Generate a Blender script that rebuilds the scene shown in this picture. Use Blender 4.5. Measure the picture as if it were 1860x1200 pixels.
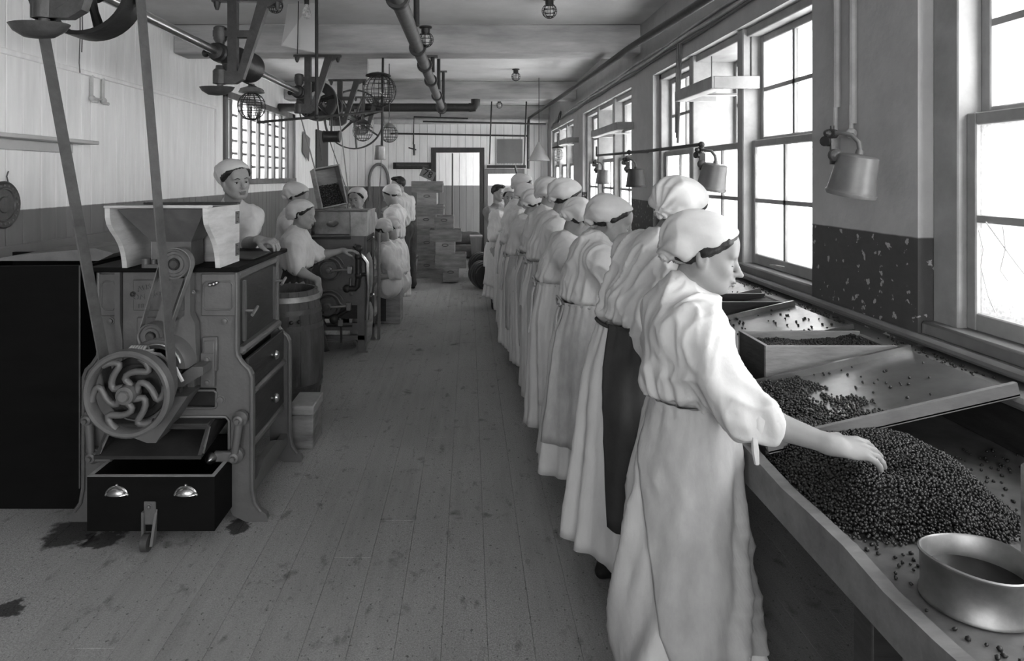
import bpy, math, random
import numpy as np
from mathutils import Vector, Matrix
random.seed(5)
for _o in list(bpy.data.objects):
    bpy.data.objects.remove(_o)
SC = bpy.context.scene
COL = SC.collection
PI = math.pi
# ------------------------------------------------------------------ camera (view camera with front fall: level, shifted)
F, CX, CY, EYE = 1200.0, 852.0, 320.0, 1.6
cam = bpy.data.cameras.new('camera'); camo = bpy.data.objects.new('camera', cam); COL.objects.link(camo)
camo.location = (0, 0, EYE); camo.rotation_euler = (PI / 2, 0, 0)
cam.sensor_width = 36; cam.lens = F / 1860 * 36
cam.shift_x = (930 - CX) / 1860; cam.shift_y = -(600 - CY) / 1860
cam.clip_start = .05
SC.camera = camo
# ------------------------------------------------------------------ overcast sky, exposure
W = bpy.data.worlds.new('overcast'); SC.world = W; W.use_nodes = True
_bg = W.node_tree.nodes['Background']; _bg.inputs[0].default_value = (1, 1, 1, 1); _bg.inputs[1].default_value = 3.2
SC.view_settings.view_transform = 'Standard'; SC.view_settings.look = 'None'
SC.view_settings.gamma = 1; SC.view_settings.use_curve_mapping = False
SC.view_settings.exposure = 2.55

def PX(px, py, Y):
    return Vector(((px - CX) / F * Y, Y, EYE - (py - CY) / F * Y))

# ------------------------------------------------------------------ materials (all grey: the photograph is monochrome)
MATS = {}
def mat(name, v, rough=.6, metal=0., ns=6., na=.18, bump=0., bs=30., st=(1, 1, 1), spec=.3, dado=None, detail=6., chips=None):
    m = bpy.data.materials.new(name); m.use_nodes = True; nt = m.node_tree; N = nt.nodes; L = nt.links
    b = N['Principled BSDF']
    b.inputs['Roughness'].default_value = rough; b.inputs['Metallic'].default_value = metal
    b.inputs['Specular IOR Level'].default_value = spec
    g = N.new('ShaderNodeNewGeometry'); mp = N.new('ShaderNodeMapping'); mp.inputs['Scale'].default_value = st
    L.new(g.outputs['Position'], mp.inputs['Vector'])
    n = N.new('ShaderNodeTexNoise'); n.inputs['Scale'].default_value = ns; n.inputs['Detail'].default_value = detail
    n.inputs['Roughness'].default_value = .65
    L.new(mp.outputs[0], n.inputs['Vector'])
    r = N.new('ShaderNodeMapRange'); r.inputs[1].default_value = .25; r.inputs[2].default_value = .75
    r.inputs[3].default_value = max(0, v * (1 - na)); r.inputs[4].default_value = v * (1 + na)
    L.new(n.outputs[0], r.inputs[0]); out = r.outputs[0]
    if dado:
        z0, v2 = dado
        sx = N.new('ShaderNodeSeparateXYZ'); L.new(g.outputs['Position'], sx.inputs[0])
        ma = N.new('ShaderNodeMath'); ma.operation = 'MULTIPLY_ADD'; ma.inputs[1].default_value = .008
        L.new(n.outputs[0], ma.inputs[0]); L.new(sx.outputs[2], ma.inputs[2])
        r2 = N.new('ShaderNodeMapRange'); r2.inputs[1].default_value = z0 + .008; r2.inputs[2].default_value = z0 + .014
        r2.inputs[3].default_value = v2 / v; r2.inputs[4].default_value = 1
        L.new(ma.outputs[0], r2.inputs[0])
        mm = N.new('ShaderNodeMath'); mm.operation = 'MULTIPLY'
        L.new(out, mm.inputs[0]); L.new(r2.outputs[0], mm.inputs[1]); out = mm.outputs[0]
    if chips:
        nc = N.new('ShaderNodeTexNoise'); nc.inputs['Scale'].default_value = 26; nc.inputs['Detail'].default_value = 3; L.new(g.outputs['Position'], nc.inputs['Vector'])
        rc = N.new('ShaderNodeMapRange'); rc.inputs[1].default_value = .625; rc.inputs[2].default_value = .65; rc.inputs[3].default_value = 0; rc.inputs[4].default_value = .26; L.new(nc.outputs[0], rc.inputs[0])
        lz = N.new('ShaderNodeMath'); lz.operation = 'LESS_THAN'; lz.inputs[1].default_value = chips; L.new(sx.outputs[2], lz.inputs[0])
        mu = N.new('ShaderNodeMath'); mu.operation = 'MULTIPLY'; L.new(rc.outputs[0], mu.inputs[0]); L.new(lz.outputs[0], mu.inputs[1])
        ad = N.new('ShaderNodeMath'); ad.operation = 'ADD'; L.new(out, ad.inputs[0]); L.new(mu.outputs[0], ad.inputs[1]); out = ad.outputs[0]
    L.new(out, b.inputs['Base Color'])
    if bump:
        n2 = N.new('ShaderNodeTexNoise'); n2.inputs['Scale'].default_value = bs; n2.inputs['Detail'].default_value = 5
        L.new(mp.outputs[0], n2.inputs['Vector'])
        bp = N.new('ShaderNodeBump'); bp.inputs['Strength'].default_value = bump; bp.inputs['Distance'].default_value = .01
        L.new(n2.outputs[0], bp.inputs['Height']); L.new(bp.outputs[0], b.inputs['Normal'])
    MATS[name] = m
    return m

DADO = 1.385
mat('wall_boards', .82, .55, ns=3.5, na=.10, bump=.09, bs=9, st=(4, 4, .5), dado=(DADO, .17))
mat('wall_plaster', .37, .7, ns=4, na=.14, bump=.5, bs=14, dado=(1.37, .058), chips=1.37)
mat('plaster_white', .5, .75, ns=3, na=.12, bump=.4, bs=10)
mat('ceiling_paint', .54, .8, ns=1.3, na=.2, bump=.3, bs=6)
mat('beam_paint', .40, .8, ns=2.2, na=.4, bump=.5, bs=8, st=(.5, 1, 3))
mat('window_wood', .26, .5, ns=6, na=.25, bump=.15, bs=20)
mat('window_wood_dark', .13, .5, ns=5, na=.25, bump=.15, bs=20)
mat('board_grey', .17, .6, ns=3, na=.3, st=(3, 3, .6), bump=.2, bs=8)
mat('board_dark', .05, .6, ns=3, na=.4, st=(2, 2, .6))
mat('machine_paint', .10, .42, ns=10, na=.2, bump=.12, bs=60, spec=.5)
mat('machine_dark', .022, .5, ns=12, na=.4, bump=.1)
mat('cast_iron', .05, .45, ns=20, na=.4, bump=.25, bs=50, spec=.5)
mat('black_iron', .018, .45, ns=20, na=.4, bump=.2, bs=40, spec=.5)
mat('steel', .5, .28, 1., ns=12, na=.25)
mat('tin', .26, .5, 1., ns=9, na=.35, bump=.1, bs=18)
mat('tin_dull', .26, .5, .7, ns=9, na=.4, bump=.1, bs=18)
mat('zinc_tray', .22, .3, .75, ns=5, na=.35, bump=.06, bs=12)
mat('brass', .55, .3, 1., ns=14, na=.25)
mat('leather_belt', .16, .55, ns=12, na=.3, st=(1, 1, 2), bump=.15, bs=40)
mat('leather_dark', .09, .55, ns=12, na=.3, st=(1, 1, 2), bump=.15, bs=40)
mat('wood_pale', .48, .6, ns=5, na=.25, st=(1, 1, 6), bump=.15, bs=12)
mat('wood_crate', .19, .7, ns=5, na=.45, st=(1, 1, 5), bump=.3, bs=14)
mat('wood_crate_pale', .26, .7, ns=5, na=.35, st=(1, 1, 5), bump=.3, bs=14)
mat('wood_dark', .03, .5, ns=5, na=.45, st=(1, 1, 5), bump=.2, bs=14)
mat('wood_black', .004, .7, ns=3, na=.4, st=(1, 1, 4), spec=.12)
mat('wood_table', .15, .6, ns=4, na=.4, st=(1, 3, 3), bump=.2, bs=12)
mat('table_top', .10, .35, ns=7, na=.7, st=(1, 1, 1), bump=.08, bs=14, spec=.5)
mat('barrel_wood', .06, .6, ns=6, na=.6, st=(2, 2, .6), bump=.4, bs=14)
mat('cloth_white', .51, .85, ns=7, na=.10, bump=.45, bs=11, st=(1.6, 1.6, .8))
mat('cloth_apron', .35, .85, ns=5, na=.24, bump=.45, bs=11, st=(1.6, 1.6, .8))
mat('cloth_soiled', .36, .85, ns=6, na=.34, bump=.45, bs=11, st=(1.6, 1.6, .8))
mat('cloth_cap', .50, .85, ns=9, na=.1, bump=.3, bs=22)
mat('cloth_grey', .17, .85, ns=8, na=.25, bump=.15, bs=40)
mat('cloth_dark', .035, .8, ns=6, na=.35, bump=.2, bs=20)
mat('cloth_trouser', .045, .85, ns=8, na=.3, bump=.2, bs=20)
mat('skin', .235, .55, ns=14, na=.10, spec=.35)
mat('hair', .016, .5, ns=30, na=.5, bump=.5, bs=70, st=(1, 1, .4))
mat('shoe', .012, .4, ns=10, na=.3)
mat('eye_white', .55, .25, ns=4, na=.02); mat('eye_iris', .02, .15, ns=4, na=.02)
mat('lips', .14, .5, ns=10, na=.1)
mat('fruit', .012, .42, ns=60, na=.6, spec=.5)
mat('syrup', .006, .05, ns=3, na=.1, spec=.6)
mat('sack', .08, .9, ns=8, na=.35, bump=.5, bs=60)
mat('paper', .55, .7, ns=2, na=.12)
mat('card_grey', .16, .7, ns=4, na=.15)
mat('ink', .012, .6, ns=4, na=.1)
mat('lamp_shade', .36, .6, ns=5, na=.12)
mat('lamp_enamel_dark', .04, .45, ns=8, na=.3)
mat('enamel_grey', .12, .4, ns=7, na=.3, spec=.4)
mat('pipe_dark', .03, .5, ns=8, na=.4, bump=.15)
mat('pipe_grey', .10, .5, ns=8, na=.4, bump=.15)
mat('pipe_white', .42, .7, ns=6, na=.3, bump=.3, bs=20)
mat('brick_outside', .25, .8, ns=8, na=.4, bump=.4)
mat('render_outside', .75, .8, ns=2, na=.08)
mat('added_wall_dark', .06, .8, ns=9, na=.35, bump=.3)  # kept dark so the added outside wall dims the nearest panes
mat('slate_outside', .4, .8, ns=5, na=.15)

def glass(name, tr, obscured):
    m = bpy.data.materials.new(name); m.use_nodes = True; nt = m.node_tree; N = nt.nodes; L = nt.links
    for q in list(N): N.remove(q)
    o = N.new('ShaderNodeOutputMaterial'); t = N.new('ShaderNodeBsdfTransparent')
    t.inputs[0].default_value = (tr, tr, tr, 1); gl = N.new('ShaderNodeBsdfGlossy'); gl.inputs['Roughness'].default_value = .08
    mx = N.new('ShaderNodeMixShader'); mx.inputs[0].default_value = .05
    L.new(t.outputs[0], mx.inputs[1]); L.new(gl.outputs[0], mx.inputs[2]); src = mx
    if obscured:
        tl = N.new('ShaderNodeBsdfTranslucent'); tl.inputs[0].default_value = (.85, .85, .85, 1)
        g = N.new('ShaderNodeNewGeometry'); n = N.new('ShaderNodeTexNoise'); n.inputs['Scale'].default_value = 60
        L.new(g.outputs['Position'], n.inputs['Vector'])
        r = N.new('ShaderNodeMapRange'); r.inputs[1].default_value = .3; r.inputs[2].default_value = .7
        r.inputs[3].default_value = obscured - .2; r.inputs[4].default_value = min(1, obscured + .2)
        L.new(n.outputs[0], r.inputs[0])
        m2 = N.new('ShaderNodeMixShader'); L.new(r.outputs[0], m2.inputs[0]); L.new(mx.outputs[0], m2.inputs[1])
        L.new(tl.outputs[0], m2.inputs[2]); src = m2
    L.new(src.outputs[0], o.inputs[0]); MATS[name] = m
glass('glass_clear', .93, 0)
glass('glass_obscured', .9, .45)
def glass_wired(name):
    m = bpy.data.materials.new(name); m.use_nodes = True; N = m.node_tree.nodes; L = m.node_tree.links
    for q in list(N): N.remove(q)
    o = N.new('ShaderNodeOutputMaterial'); t = N.new('ShaderNodeBsdfTransparent'); g = N.new('ShaderNodeNewGeometry')
    n = N.new('ShaderNodeTexNoise'); n.inputs['Scale'].default_value = 110; n.inputs['Detail'].default_value = 4; L.new(g.outputs['Position'], n.inputs['Vector'])
    r = N.new('ShaderNodeMapRange'); r.inputs[1].default_value = .3; r.inputs[2].default_value = .7; r.inputs[3].default_value = .68; r.inputs[4].default_value = .92; L.new(n.outputs[0], r.inputs[0]); L.new(r.outputs[0], t.inputs[0])
    gl = N.new('ShaderNodeBsdfGlossy'); gl.inputs['Roughness'].default_value = .25; mx = N.new('ShaderNodeMixShader'); mx.inputs[0].default_value = .04
    L.new(t.outputs[0], mx.inputs[1]); L.new(gl.outputs[0], mx.inputs[2]); L.new(mx.outputs[0], o.inputs[0]); MATS[name] = m
glass_wired('glass_wired')

# floor boards: wood with flour-fine dust trodden over the aisle
def floor_mat():
    m = bpy.data.materials.new('floor_wood'); m.use_nodes = True; nt = m.node_tree; N = nt.nodes; L = nt.links
    b = N['Principled BSDF']; b.inputs['Roughness'].default_value = .8; b.inputs['Specular IOR Level'].default_value = .2
    g = N.new('ShaderNodeNewGeometry')
    def noise(sc, st, det=6, ro=.6):
        mp = N.new('ShaderNodeMapping'); mp.inputs['Scale'].default_value = st; L.new(g.outputs['Position'], mp.inputs[0])
        n = N.new('ShaderNodeTexNoise'); n.inputs['Scale'].default_value = sc; n.inputs['Detail'].default_value = det
        n.inputs['Roughness'].default_value = ro; L.new(mp.outputs[0], n.inputs['Vector']); return n.outputs[0]
    def rng(x, a, c, lo, hi):
        r = N.new('ShaderNodeMapRange'); r.inputs[1].default_value = a; r.inputs[2].default_value = c
        r.inputs[3].default_value = lo; r.inputs[4].default_value = hi; L.new(x, r.inputs[0]); return r.outputs[0]
    def math_(op, a, c):
        q = N.new('ShaderNodeMath'); q.operation = op
        for i, x in enumerate((a, c)):
            if isinstance(x, (int, float)): q.inputs[i].default_value = x
            else: L.new(x, q.inputs[i])
        return q.outputs[0]
    wood = rng(noise(4, (6, .5, 1)), .3, .7, .19, .30)
    dust = rng(noise(180, (1, 1, 1), 3, .8), .3, .7, .15, .45)
    big = noise(1.1, (1, .6, 1), 4)
    mask = rng(big, .38, .6, .35, 1)
    mx = N.new('ShaderNodeMix'); L.new(mask, mx.inputs[0]); L.new(wood, mx.inputs[2]); L.new(dust, mx.inputs[3])
    spots = rng(noise(70, (1, .8, 1), 3, .5), .64, .70, 1, .45)
    scuff = rng(noise(9, (1.6, .7, 1), 5, .6), .60, .70, 1, .62)
    blot = rng(noise(5, (1, 1, 1), 3, .6), .64, .74, 1, .45)
    col = math_('MULTIPLY', math_('MULTIPLY', math_('MULTIPLY', mx.outputs[0], spots), scuff), blot)
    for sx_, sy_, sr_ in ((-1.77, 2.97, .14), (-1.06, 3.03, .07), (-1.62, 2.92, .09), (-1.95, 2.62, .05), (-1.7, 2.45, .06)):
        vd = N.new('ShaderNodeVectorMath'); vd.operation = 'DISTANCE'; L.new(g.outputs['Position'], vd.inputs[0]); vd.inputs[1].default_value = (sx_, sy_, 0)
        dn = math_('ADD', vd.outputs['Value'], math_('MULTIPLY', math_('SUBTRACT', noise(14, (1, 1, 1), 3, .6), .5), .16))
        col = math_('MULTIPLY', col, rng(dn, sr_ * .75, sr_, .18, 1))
    L.new(col, b.inputs['Base Color'])
    bp = N.new('ShaderNodeBump'); bp.inputs['Strength'].default_value = .35; bp.inputs['Distance'].default_value = .006
    L.new(noise(120, (1, 1, 1), 4, .7), bp.inputs['Height']); L.new(bp.outputs[0], b.inputs['Normal'])
    MATS['floor_wood'] = m
floor_mat()

# ------------------------------------------------------------------ mesh building
ORG = {}
def org(o):
    return ORG.get(o.name, Vector((0, 0, 0))) if o else Vector((0, 0, 0))
def props(o, label=None, cat=None, group=None, kind=None):
    if label: o['label'] = label
    if cat: o['category'] = cat
    if group: o['group'] = group
    if kind: o['kind'] = kind
    return o
def thing(name, label, cat, loc, group=None, kind=None):
    o = bpy.data.objects.new(name, None); COL.objects.link(o); o.location = loc; o.empty_display_size = .05
    ORG[o.name] = Vector(loc)
    return props(o, label, cat, group, kind)

class MB:
    def __init__(s): s.v = []; s.f = []
    def add(s, vs, fs):
        n = len(s.v); s.v += [tuple(p) for p in vs]; s.f += [tuple(i + n for i in q) for q in fs]; return s
    def box(s, a, b, bev=0.):
        x0, y0, z0 = [min(p, q) for p, q in zip(a, b)]; x1, y1, z1 = [max(p, q) for p, q in zip(a, b)]
        if bev <= 0:
            return s.add([(x0, y0, z0), (x1, y0, z0), (x1, y1, z0), (x0, y1, z0), (x0, y0, z1), (x1, y0, z1), (x1, y1, z1), (x0, y1, z1)],
                         [(0, 3, 2, 1), (4, 5, 6, 7), (0, 1, 5, 4), (1, 2, 6, 5), (2, 3, 7, 6), (3, 0, 4, 7)])
        c = min(bev, (x1 - x0) * .45, (y1 - y0) * .45, (z1 - z0) * .45)
        def ring(i, z): return [(x0 + i, y0, z), (x1 - i, y0, z), (x1, y0 + i, z), (x1, y1 - i, z), (x1 - i, y1, z), (x0 + i, y1, z), (x0, y1 - i, z), (x0, y0 + i, z)]
        def inner(z): return [(x0 + c, y0 + c, z)] * 0 + [(x0 + c, y0 + c * .0 + c, z)] * 0 + [(x0 + c, y0 + c, z), (x1 - c, y0 + c, z), (x1 - c, y0 + c, z), (x1 - c, y1 - c, z), (x1 - c, y1 - c, z), (x0 + c, y1 - c, z), (x0 + c, y1 - c, z), (x0 + c, y0 + c, z)]
        vs = inner(z0) + ring(c, z0 + c) + ring(c, z1 - c) + inner(z1); fs = [(7, 6, 5, 4, 3, 2, 1, 0), tuple(range(24, 32))]
        for k in range(3):
            for i in range(8):
                j = (i + 1) % 8; fs.append((k * 8 + i, k * 8 + j, k * 8 + 8 + j, k * 8 + 8 + i))
        return s.add(vs, fs)
    def obox(s, c, ax, ay, az):
        c, ax, ay, az = map(Vector, (c, ax, ay, az)); vs = []
        for k in (-1, 1):
            for i, j in ((-1, -1), (1, -1), (1, 1), (-1, 1)): vs.append(c + ax * i + ay * j + az * k)
        return s.add(vs, [(0, 3, 2, 1), (4, 5, 6, 7), (0, 1, 5, 4), (1, 2, 6, 5), (2, 3, 7, 6), (3, 0, 4, 7)])
    def beam(s, a, b, w, h, up=(0, 0, 1)):
        a, b = Vector(a), Vector(b); d = b - a; u = Vector(up); side = d.cross(u).normalized(); u = side.cross(d).normalized()
        return s.obox((a + b) / 2, d / 2, side * w / 2, u * h / 2)
    def tube(s, pts, r, n=10, cap=True, closed=False):
        pts = [Vector(p) for p in pts]; m = len(pts); rs = r if isinstance(r, (list, tuple)) else [r] * m
        t0 = (pts[1] - pts[0]).normalized(); u = t0.orthogonal().normalized(); vs = []
        for i, p in enumerate(pts):
            if closed: t = (pts[(i + 1) % m] - pts[i - 1]).normalized()
            else: t = (pts[min(i + 1, m - 1)] - pts[max(i - 1, 0)]).normalized()
            u = (u - t * u.dot(t)).normalized(); w = t.cross(u)
            for k in range(n):
                a = 2 * PI * k / n; vs.append(p + (u * math.cos(a) + w * math.sin(a)) * rs[i])
        fs = []
        for i in range(m if closed else m - 1):
            j = (i + 1) % m
            for k in range(n): fs.append((i * n + k, i * n + (k + 1) % n, j * n + (k + 1) % n, j * n + k))
        if cap and not closed: fs += [tuple(range(n - 1, -1, -1)), tuple((m - 1) * n + k for k in range(n))]
        return s.add(vs, fs)
    def cyl(s, a, b, r, r2=None, n=20): return s.tube([a, b], [r, r if r2 is None else r2], n)
    def lathe(s, o, axis, prof, n=24, cap=True):
        o = Vector(o); ax = Vector(axis).normalized(); u = ax.orthogonal().normalized(); w = ax.cross(u); vs = []; m = len(prof)
        for r, h in prof:
            for k in range(n):
                a = 2 * PI * k / n; vs.append(o + ax * h + (u * math.cos(a) + w * math.sin(a)) * r)
        fs = [(i * n + k, i * n + (k + 1) % n, (i + 1) * n + (k + 1) % n, (i + 1) * n + k) for i in range(m - 1) for k in range(n)]
        if cap: fs += [tuple(range(n - 1, -1, -1)), tuple((m - 1) * n + k for k in range(n))]
        return s.add(vs, fs)
    def prism(s, poly, o, u, v, w):
        """polygon (a,b) laid on axes u,v from o, extruded by w"""
        o, u, v, w = map(Vector, (o, u, v, w)); n = len(poly)
        p = [o + u * a + v * b for a, b in poly]
        return s.add(p + [q + w for q in p], [tuple(range(n - 1, -1, -1)), tuple(range(n, 2 * n))] + [(i, (i + 1) % n, n + (i + 1) % n, n + i) for i in range(n)])
    def ring(s, o, u, v, w, ro, ri, n=32):
        o, u, v, w = map(Vector, (o, u, v, w)); vs = []
        for k in range(n):
            a = 2 * PI * k / n; d = u * math.cos(a) + v * math.sin(a)
            vs += [o + d * ro, o + d * ri, o + d * ro + w, o + d * ri + w]
        fs = []
        for k in range(n):
            a, b = 4 * k, 4 * ((k + 1) % n)
            fs += [(a, b, b + 1, a + 1), (a + 2, a + 3, b + 3, b + 2), (a, a + 2, b + 2, b), (a + 1, b + 1, b + 3, a + 3)]
        return s.add(vs, fs)
    def sphere(s, c, r, n=12, m=8):
        c = Vector(c); r = Vector((r, r, r)) if isinstance(r, (int, float)) else Vector(r)
        vs = [c + Vector((0, 0, -r.z))]
        for i in range(1, m):
            t = PI * i / m - PI / 2
            for k in range(n):
                a = 2 * PI * k / n; vs.append(c + Vector((r.x * math.cos(t) * math.cos(a), r.y * math.cos(t) * math.sin(a), r.z * math.sin(t))))
        vs.append(c + Vector((0, 0, r.z))); fs = []
        for k in range(n):
            fs.append((0, 1 + (k + 1) % n, 1 + k)); fs.append((len(vs) - 1, 1 + (m - 2) * n + k, 1 + (m - 2) * n + (k + 1) % n))
        for i in range(m - 2):
            for k in range(n):
                fs.append((1 + i * n + k, 1 + i * n + (k + 1) % n, 1 + (i + 1) * n + (k + 1) % n, 1 + (i + 1) * n + k))
        return s.add(vs, fs)
    def mesh(s, name, o=(0, 0, 0), smooth=None):
        o = Vector(o); me = bpy.data.meshes.new(name)
        me.from_pydata([(x - o.x, y - o.y, z - o.z) for x, y, z in s.v], [], s.f)
        import bmesh
        bm = bmesh.new(); bm.from_mesh(me); bmesh.ops.remove_doubles(bm, verts=bm.verts, dist=1e-6)
        bmesh.ops.recalc_face_normals(bm, faces=bm.faces)
        bm.to_mesh(me); bm.free()
        if smooth:
            me.polygons.foreach_set('use_smooth', [True] * len(me.polygons))
            me.set_sharp_from_angle(angle=smooth)
        return me
    def build(s, name, material, parent=None, label=None, cat=None, group=None, kind=None, smooth=.7, at=None):
        o0 = org(parent) if parent else (Vector(at) if at else s.base())
        me = s.mesh(name, o0, smooth); me.materials.append(MATS[material])
        o = bpy.data.objects.new(name, me); COL.objects.link(o); ORG[o.name] = o0
        if parent: o.parent = parent
        else: o.location = o0
        return props(o, label, cat, group, kind)
    def base(s):
        a = np.array(s.v); lo, hi = a.min(0), a.max(0)
        return Vector(((lo[0] + hi[0]) / 2, (lo[1] + hi[1]) / 2, lo[2]))

def inst(name, me, loc, parent=None, rot=None, **k):
    """another object on shared mesh data"""
    o = bpy.data.objects.new(name, me); COL.objects.link(o)
    o.location = Vector(loc) - org(parent); ORG[o.name] = Vector(loc)
    if parent: o.parent = parent
    if rot: o.rotation_euler = rot
    return props(o, **k)
def copy_tree(o, loc, label=None, rotz=None):
    r = o.copy(); COL.objects.link(r); r.location = loc; ORG[r.name] = Vector(loc)
    if label: r['label'] = label
    if rotz is not None: r.rotation_euler = (0, 0, rotz)
    for c in o.children:
        d = c.copy(); COL.objects.link(d); d.parent = r
        for g in c.children:
            e = g.copy(); COL.objects.link(e); e.parent = d
    return r
def circle(c, r, u, v, n=24, a0=0, a1=2 * PI):
    c, u, v = Vector(c), Vector(u), Vector(v)
    return [c + (u * math.cos(a0 + (a1 - a0) * k / n) + v * math.sin(a0 + (a1 - a0) * k / n)) * r for k in range(n + (0 if abs(a1 - a0 - 2 * PI) < 1e-6 else 1))]

# ------------------------------------------------------------------ the room
XL, XR, YB, ZC, YF = -2.78, 1.62, 13.6, 3.03, -3.6
fl = MB().box((XL - .2, YF - .2, -.16), (XR + .5, YB + 1.6, -.028)).build('floor', 'wood_dark', kind='structure', label='dusty wooden plank floor running down the long workroom')
pw, k = .158, 0
lens = (3.3, 4.1, 3.7)
pm = {}
for q in lens:
    me = MB().box((-pw / 2 + .0004, 0, -.028), (pw / 2 - .0004, q - .001, 0), .0013).mesh('plank', smooth=None); me.materials.append(MATS['floor_wood']); pm[q] = me
ncol = int((XR + .14 - XL) / pw) + 1
for i in range(ncol):
    y = YF - random.uniform(0, 2.5); j = random.randrange(3)
    while y < YB + .9:
        q = lens[j % 3]; inst('plank', pm[q], (XL + pw * (i + .5), y, random.uniform(-.0012, 0)), fl); y += q; j += 1
MB().box((XL - .2, YF - .2, ZC), (XR + .5, YB + 1.6, ZC + .2)).build('ceiling', 'ceiling_paint', kind='structure', label='white plastered ceiling crossed by painted beams')
for i, y in enumerate((2.52, 6.21, 9.92, 13.3)):
    MB().box((XL, y, 2.755), (XR, y + .3, ZC), .012).build('trim_%d' % (i + 1), 'beam_paint', kind='structure', label='whitewashed ceiling beam spanning the room')
# left wall: vertical boards over a backing; a window opening with bars from y 7.5 to 10.45
WLY0, WLY1, WLZ0, WLZ1 = 7.5, 10.45, 1.5, 2.58
wl = MB()
wl.box((XL - .22, YF - .2, 0), (XL - .03, WLY0, ZC)); wl.box((XL - .22, WLY1, 0), (XL - .03, YB + .2, ZC))
wl.box((XL - .22, WLY0, 0), (XL - .03, WLY1, WLZ0)); wl.box((XL - .22, WLY0, WLZ1), (XL - .03, WLY1, ZC))
wl = wl.build('wall_left', 'board_dark', kind='structure', label='white boarded wall with a dark painted dado behind the machines', smooth=None)
def board_mesh(w, h, th=.03):
    me = MB().box((-th, -w / 2 + .0022, 0), (0, w / 2 - .0022, h), .005).mesh('board', smooth=None); me.materials.append(MATS['wall_boards']); return me
bw = (.12, .15, .175); bfull = {w: board_mesh(w, ZC) for w in bw}; blow = {w: board_mesh(w, WLZ0) for w in bw}; bhigh = {w: board_mesh(w, ZC - WLZ1) for w in bw}
y = 2.4
while y < YB:
    w = random.choice(bw)
    if y + w > WLY0 - .01 and y < WLY1:
        inst('board', blow[w], (XL - random.uniform(0, .002), y + w / 2, 0), wl); inst('board', bhigh[w], (XL, y + w / 2, WLZ1), wl)
    else: inst('board', bfull[w], (XL - random.uniform(0, .002), y + w / 2, 0), wl)
    y += w
# rails and conduits on the left wall
def rail(name, z0, z1, y0, y1, th, m, label, n=1):
    return MB().box((XL, y0, z0), (XL + th, y1, z1), .006).build(name, m, kind='structure', label=label)
rail('trim_5', 2.92, 2.97, 2.4, 7.4, .03, 'wall_boards', 'moulded rail high on the left wall')
rail('trim_6', 2.33, 2.365, 2.4, 7.25, .022, 'wall_boards', 'grooved painted rail at mid height on the left wall')
rail('trim_7', 1.05, 1.18, 2.4, 7.5, .022, 'wall_boards', 'dark painted bumper rail low on the left wall')
MB().box((XL, 7.22, 1.40), (XL + .02, 7.27, 2.36), .004).build('trim_8', 'wall_boards', kind='structure', label='upright painted strip beside the barred window')
# back wall with two doorways
D1 = (-.70, .235, 2.1); D2 = (.37, 1.06, 1.66)
bk = MB()
bk.box((XL - .2, YB + .03, 0), (D1[0], YB + .15, ZC)); bk.box((D1[0], YB + .03, D1[2]), (D1[1], YB + .15, ZC))
bk.box((D1[1], YB + .03, 0), (D2[0], YB + .15, ZC)); bk.box((D2[0], YB + .03, D2[2]), (D2[1], YB + .15, ZC)); bk.box((D2[1], YB + .03, 0), (XR + .4, YB + .15, ZC))
bk = bk.build('wall_back', 'board_dark', kind='structure', label='white boarded end wall with a dark dado and two doorways', smooth=None)
def boards_x(x0, x1, z0, z1, y, parent):
    n = max(1, round((x1 - x0) / .155)); w = (x1 - x0) / n
    me = MB().box((-w / 2 + .0022, 0, 0), (w / 2 - .0022, .03, z1 - z0), .005).mesh('board', smooth=None); me.materials.append(MATS['wall_boards'])
    for i in range(n): inst('board', me, (x0 + w * (i + .5), y + random.uniform(0, .002), z0), parent)
boards_x(XL, D1[0], 0, ZC, YB, bk); boards_x(*D1[:2], D1[2], ZC, YB, bk); boards_x(D1[1], D2[0], 0, ZC, YB, bk)
boards_x(*D2[:2], D2[2], ZC, YB, bk); boards_x(D2[1], XR, 0, ZC, YB, bk)
for i, (a, b, h) in enumerate((D1, D2)):
    d = thing('door_%d' % (i + 1), ('tall dark framed doorway at the far end of the room', 'low doorway behind the young man at the far end')[i], None, ((a + b) / 2, YB, 0), kind='structure')
    fm = ('board_dark', 'board_grey')[i]
    MB().box((a - .08, YB - .03, 0), (a + .02, YB + .1, h), .006).build('jamb', fm, d); MB().box((b - .02, YB - .03, 0), (b + .08, YB + .1, h), .006).build('jamb', fm, d)
    MB().box((a - .08, YB - .03, h - .01), (b + .08, YB + .1, h + .09), .006).build('lintel', fm, d)
# passage beyond the doorways: boarded partition
pp = MB().box((-1.6, YB + 1.34, 0), (XR + .4, YB + 1.5, ZC)).build('wall_passage', 'wall_boards', kind='structure', label='boarded passage wall seen through the open doorway', smooth=None)
boards_x(-1.6, XR + .3, 0, ZC, YB + 1.3, pp)
MB().box((-1.75, YB + .15, 0), (-1.6, YB + 1.5, ZC)).build('wall_passage_blocker', 'wall_plaster', kind='structure', label='unseen wall added to keep daylight out of the passage', smooth=None)  # added out of view, closes this end to darken the passage
MB().box((-.36, YB + .1, 0), (-.335, YB + .5, 2.08), .004).build('trim_9', 'board_dark', kind='structure', label='edge of the open door leaf inside the far doorway')
# near wall behind the camera, with a broad window letting daylight in
wr = MB(); wr.box((XL - .2, YF - .2, 0), (XR + .5, YF, 1.1)); wr.box((XL - .2, YF - .2, 2.4), (XR + .5, YF, ZC))
for a, b in ((XL - .2, -2.2), (-.9, -.3), (1.0, XR + .5)): wr.box((a, YF - .2, 1.1), (b, YF, 2.4))
wr.build('wall_near', 'wall_plaster', kind='structure', label='plastered wall behind the viewer', smooth=None)

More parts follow.
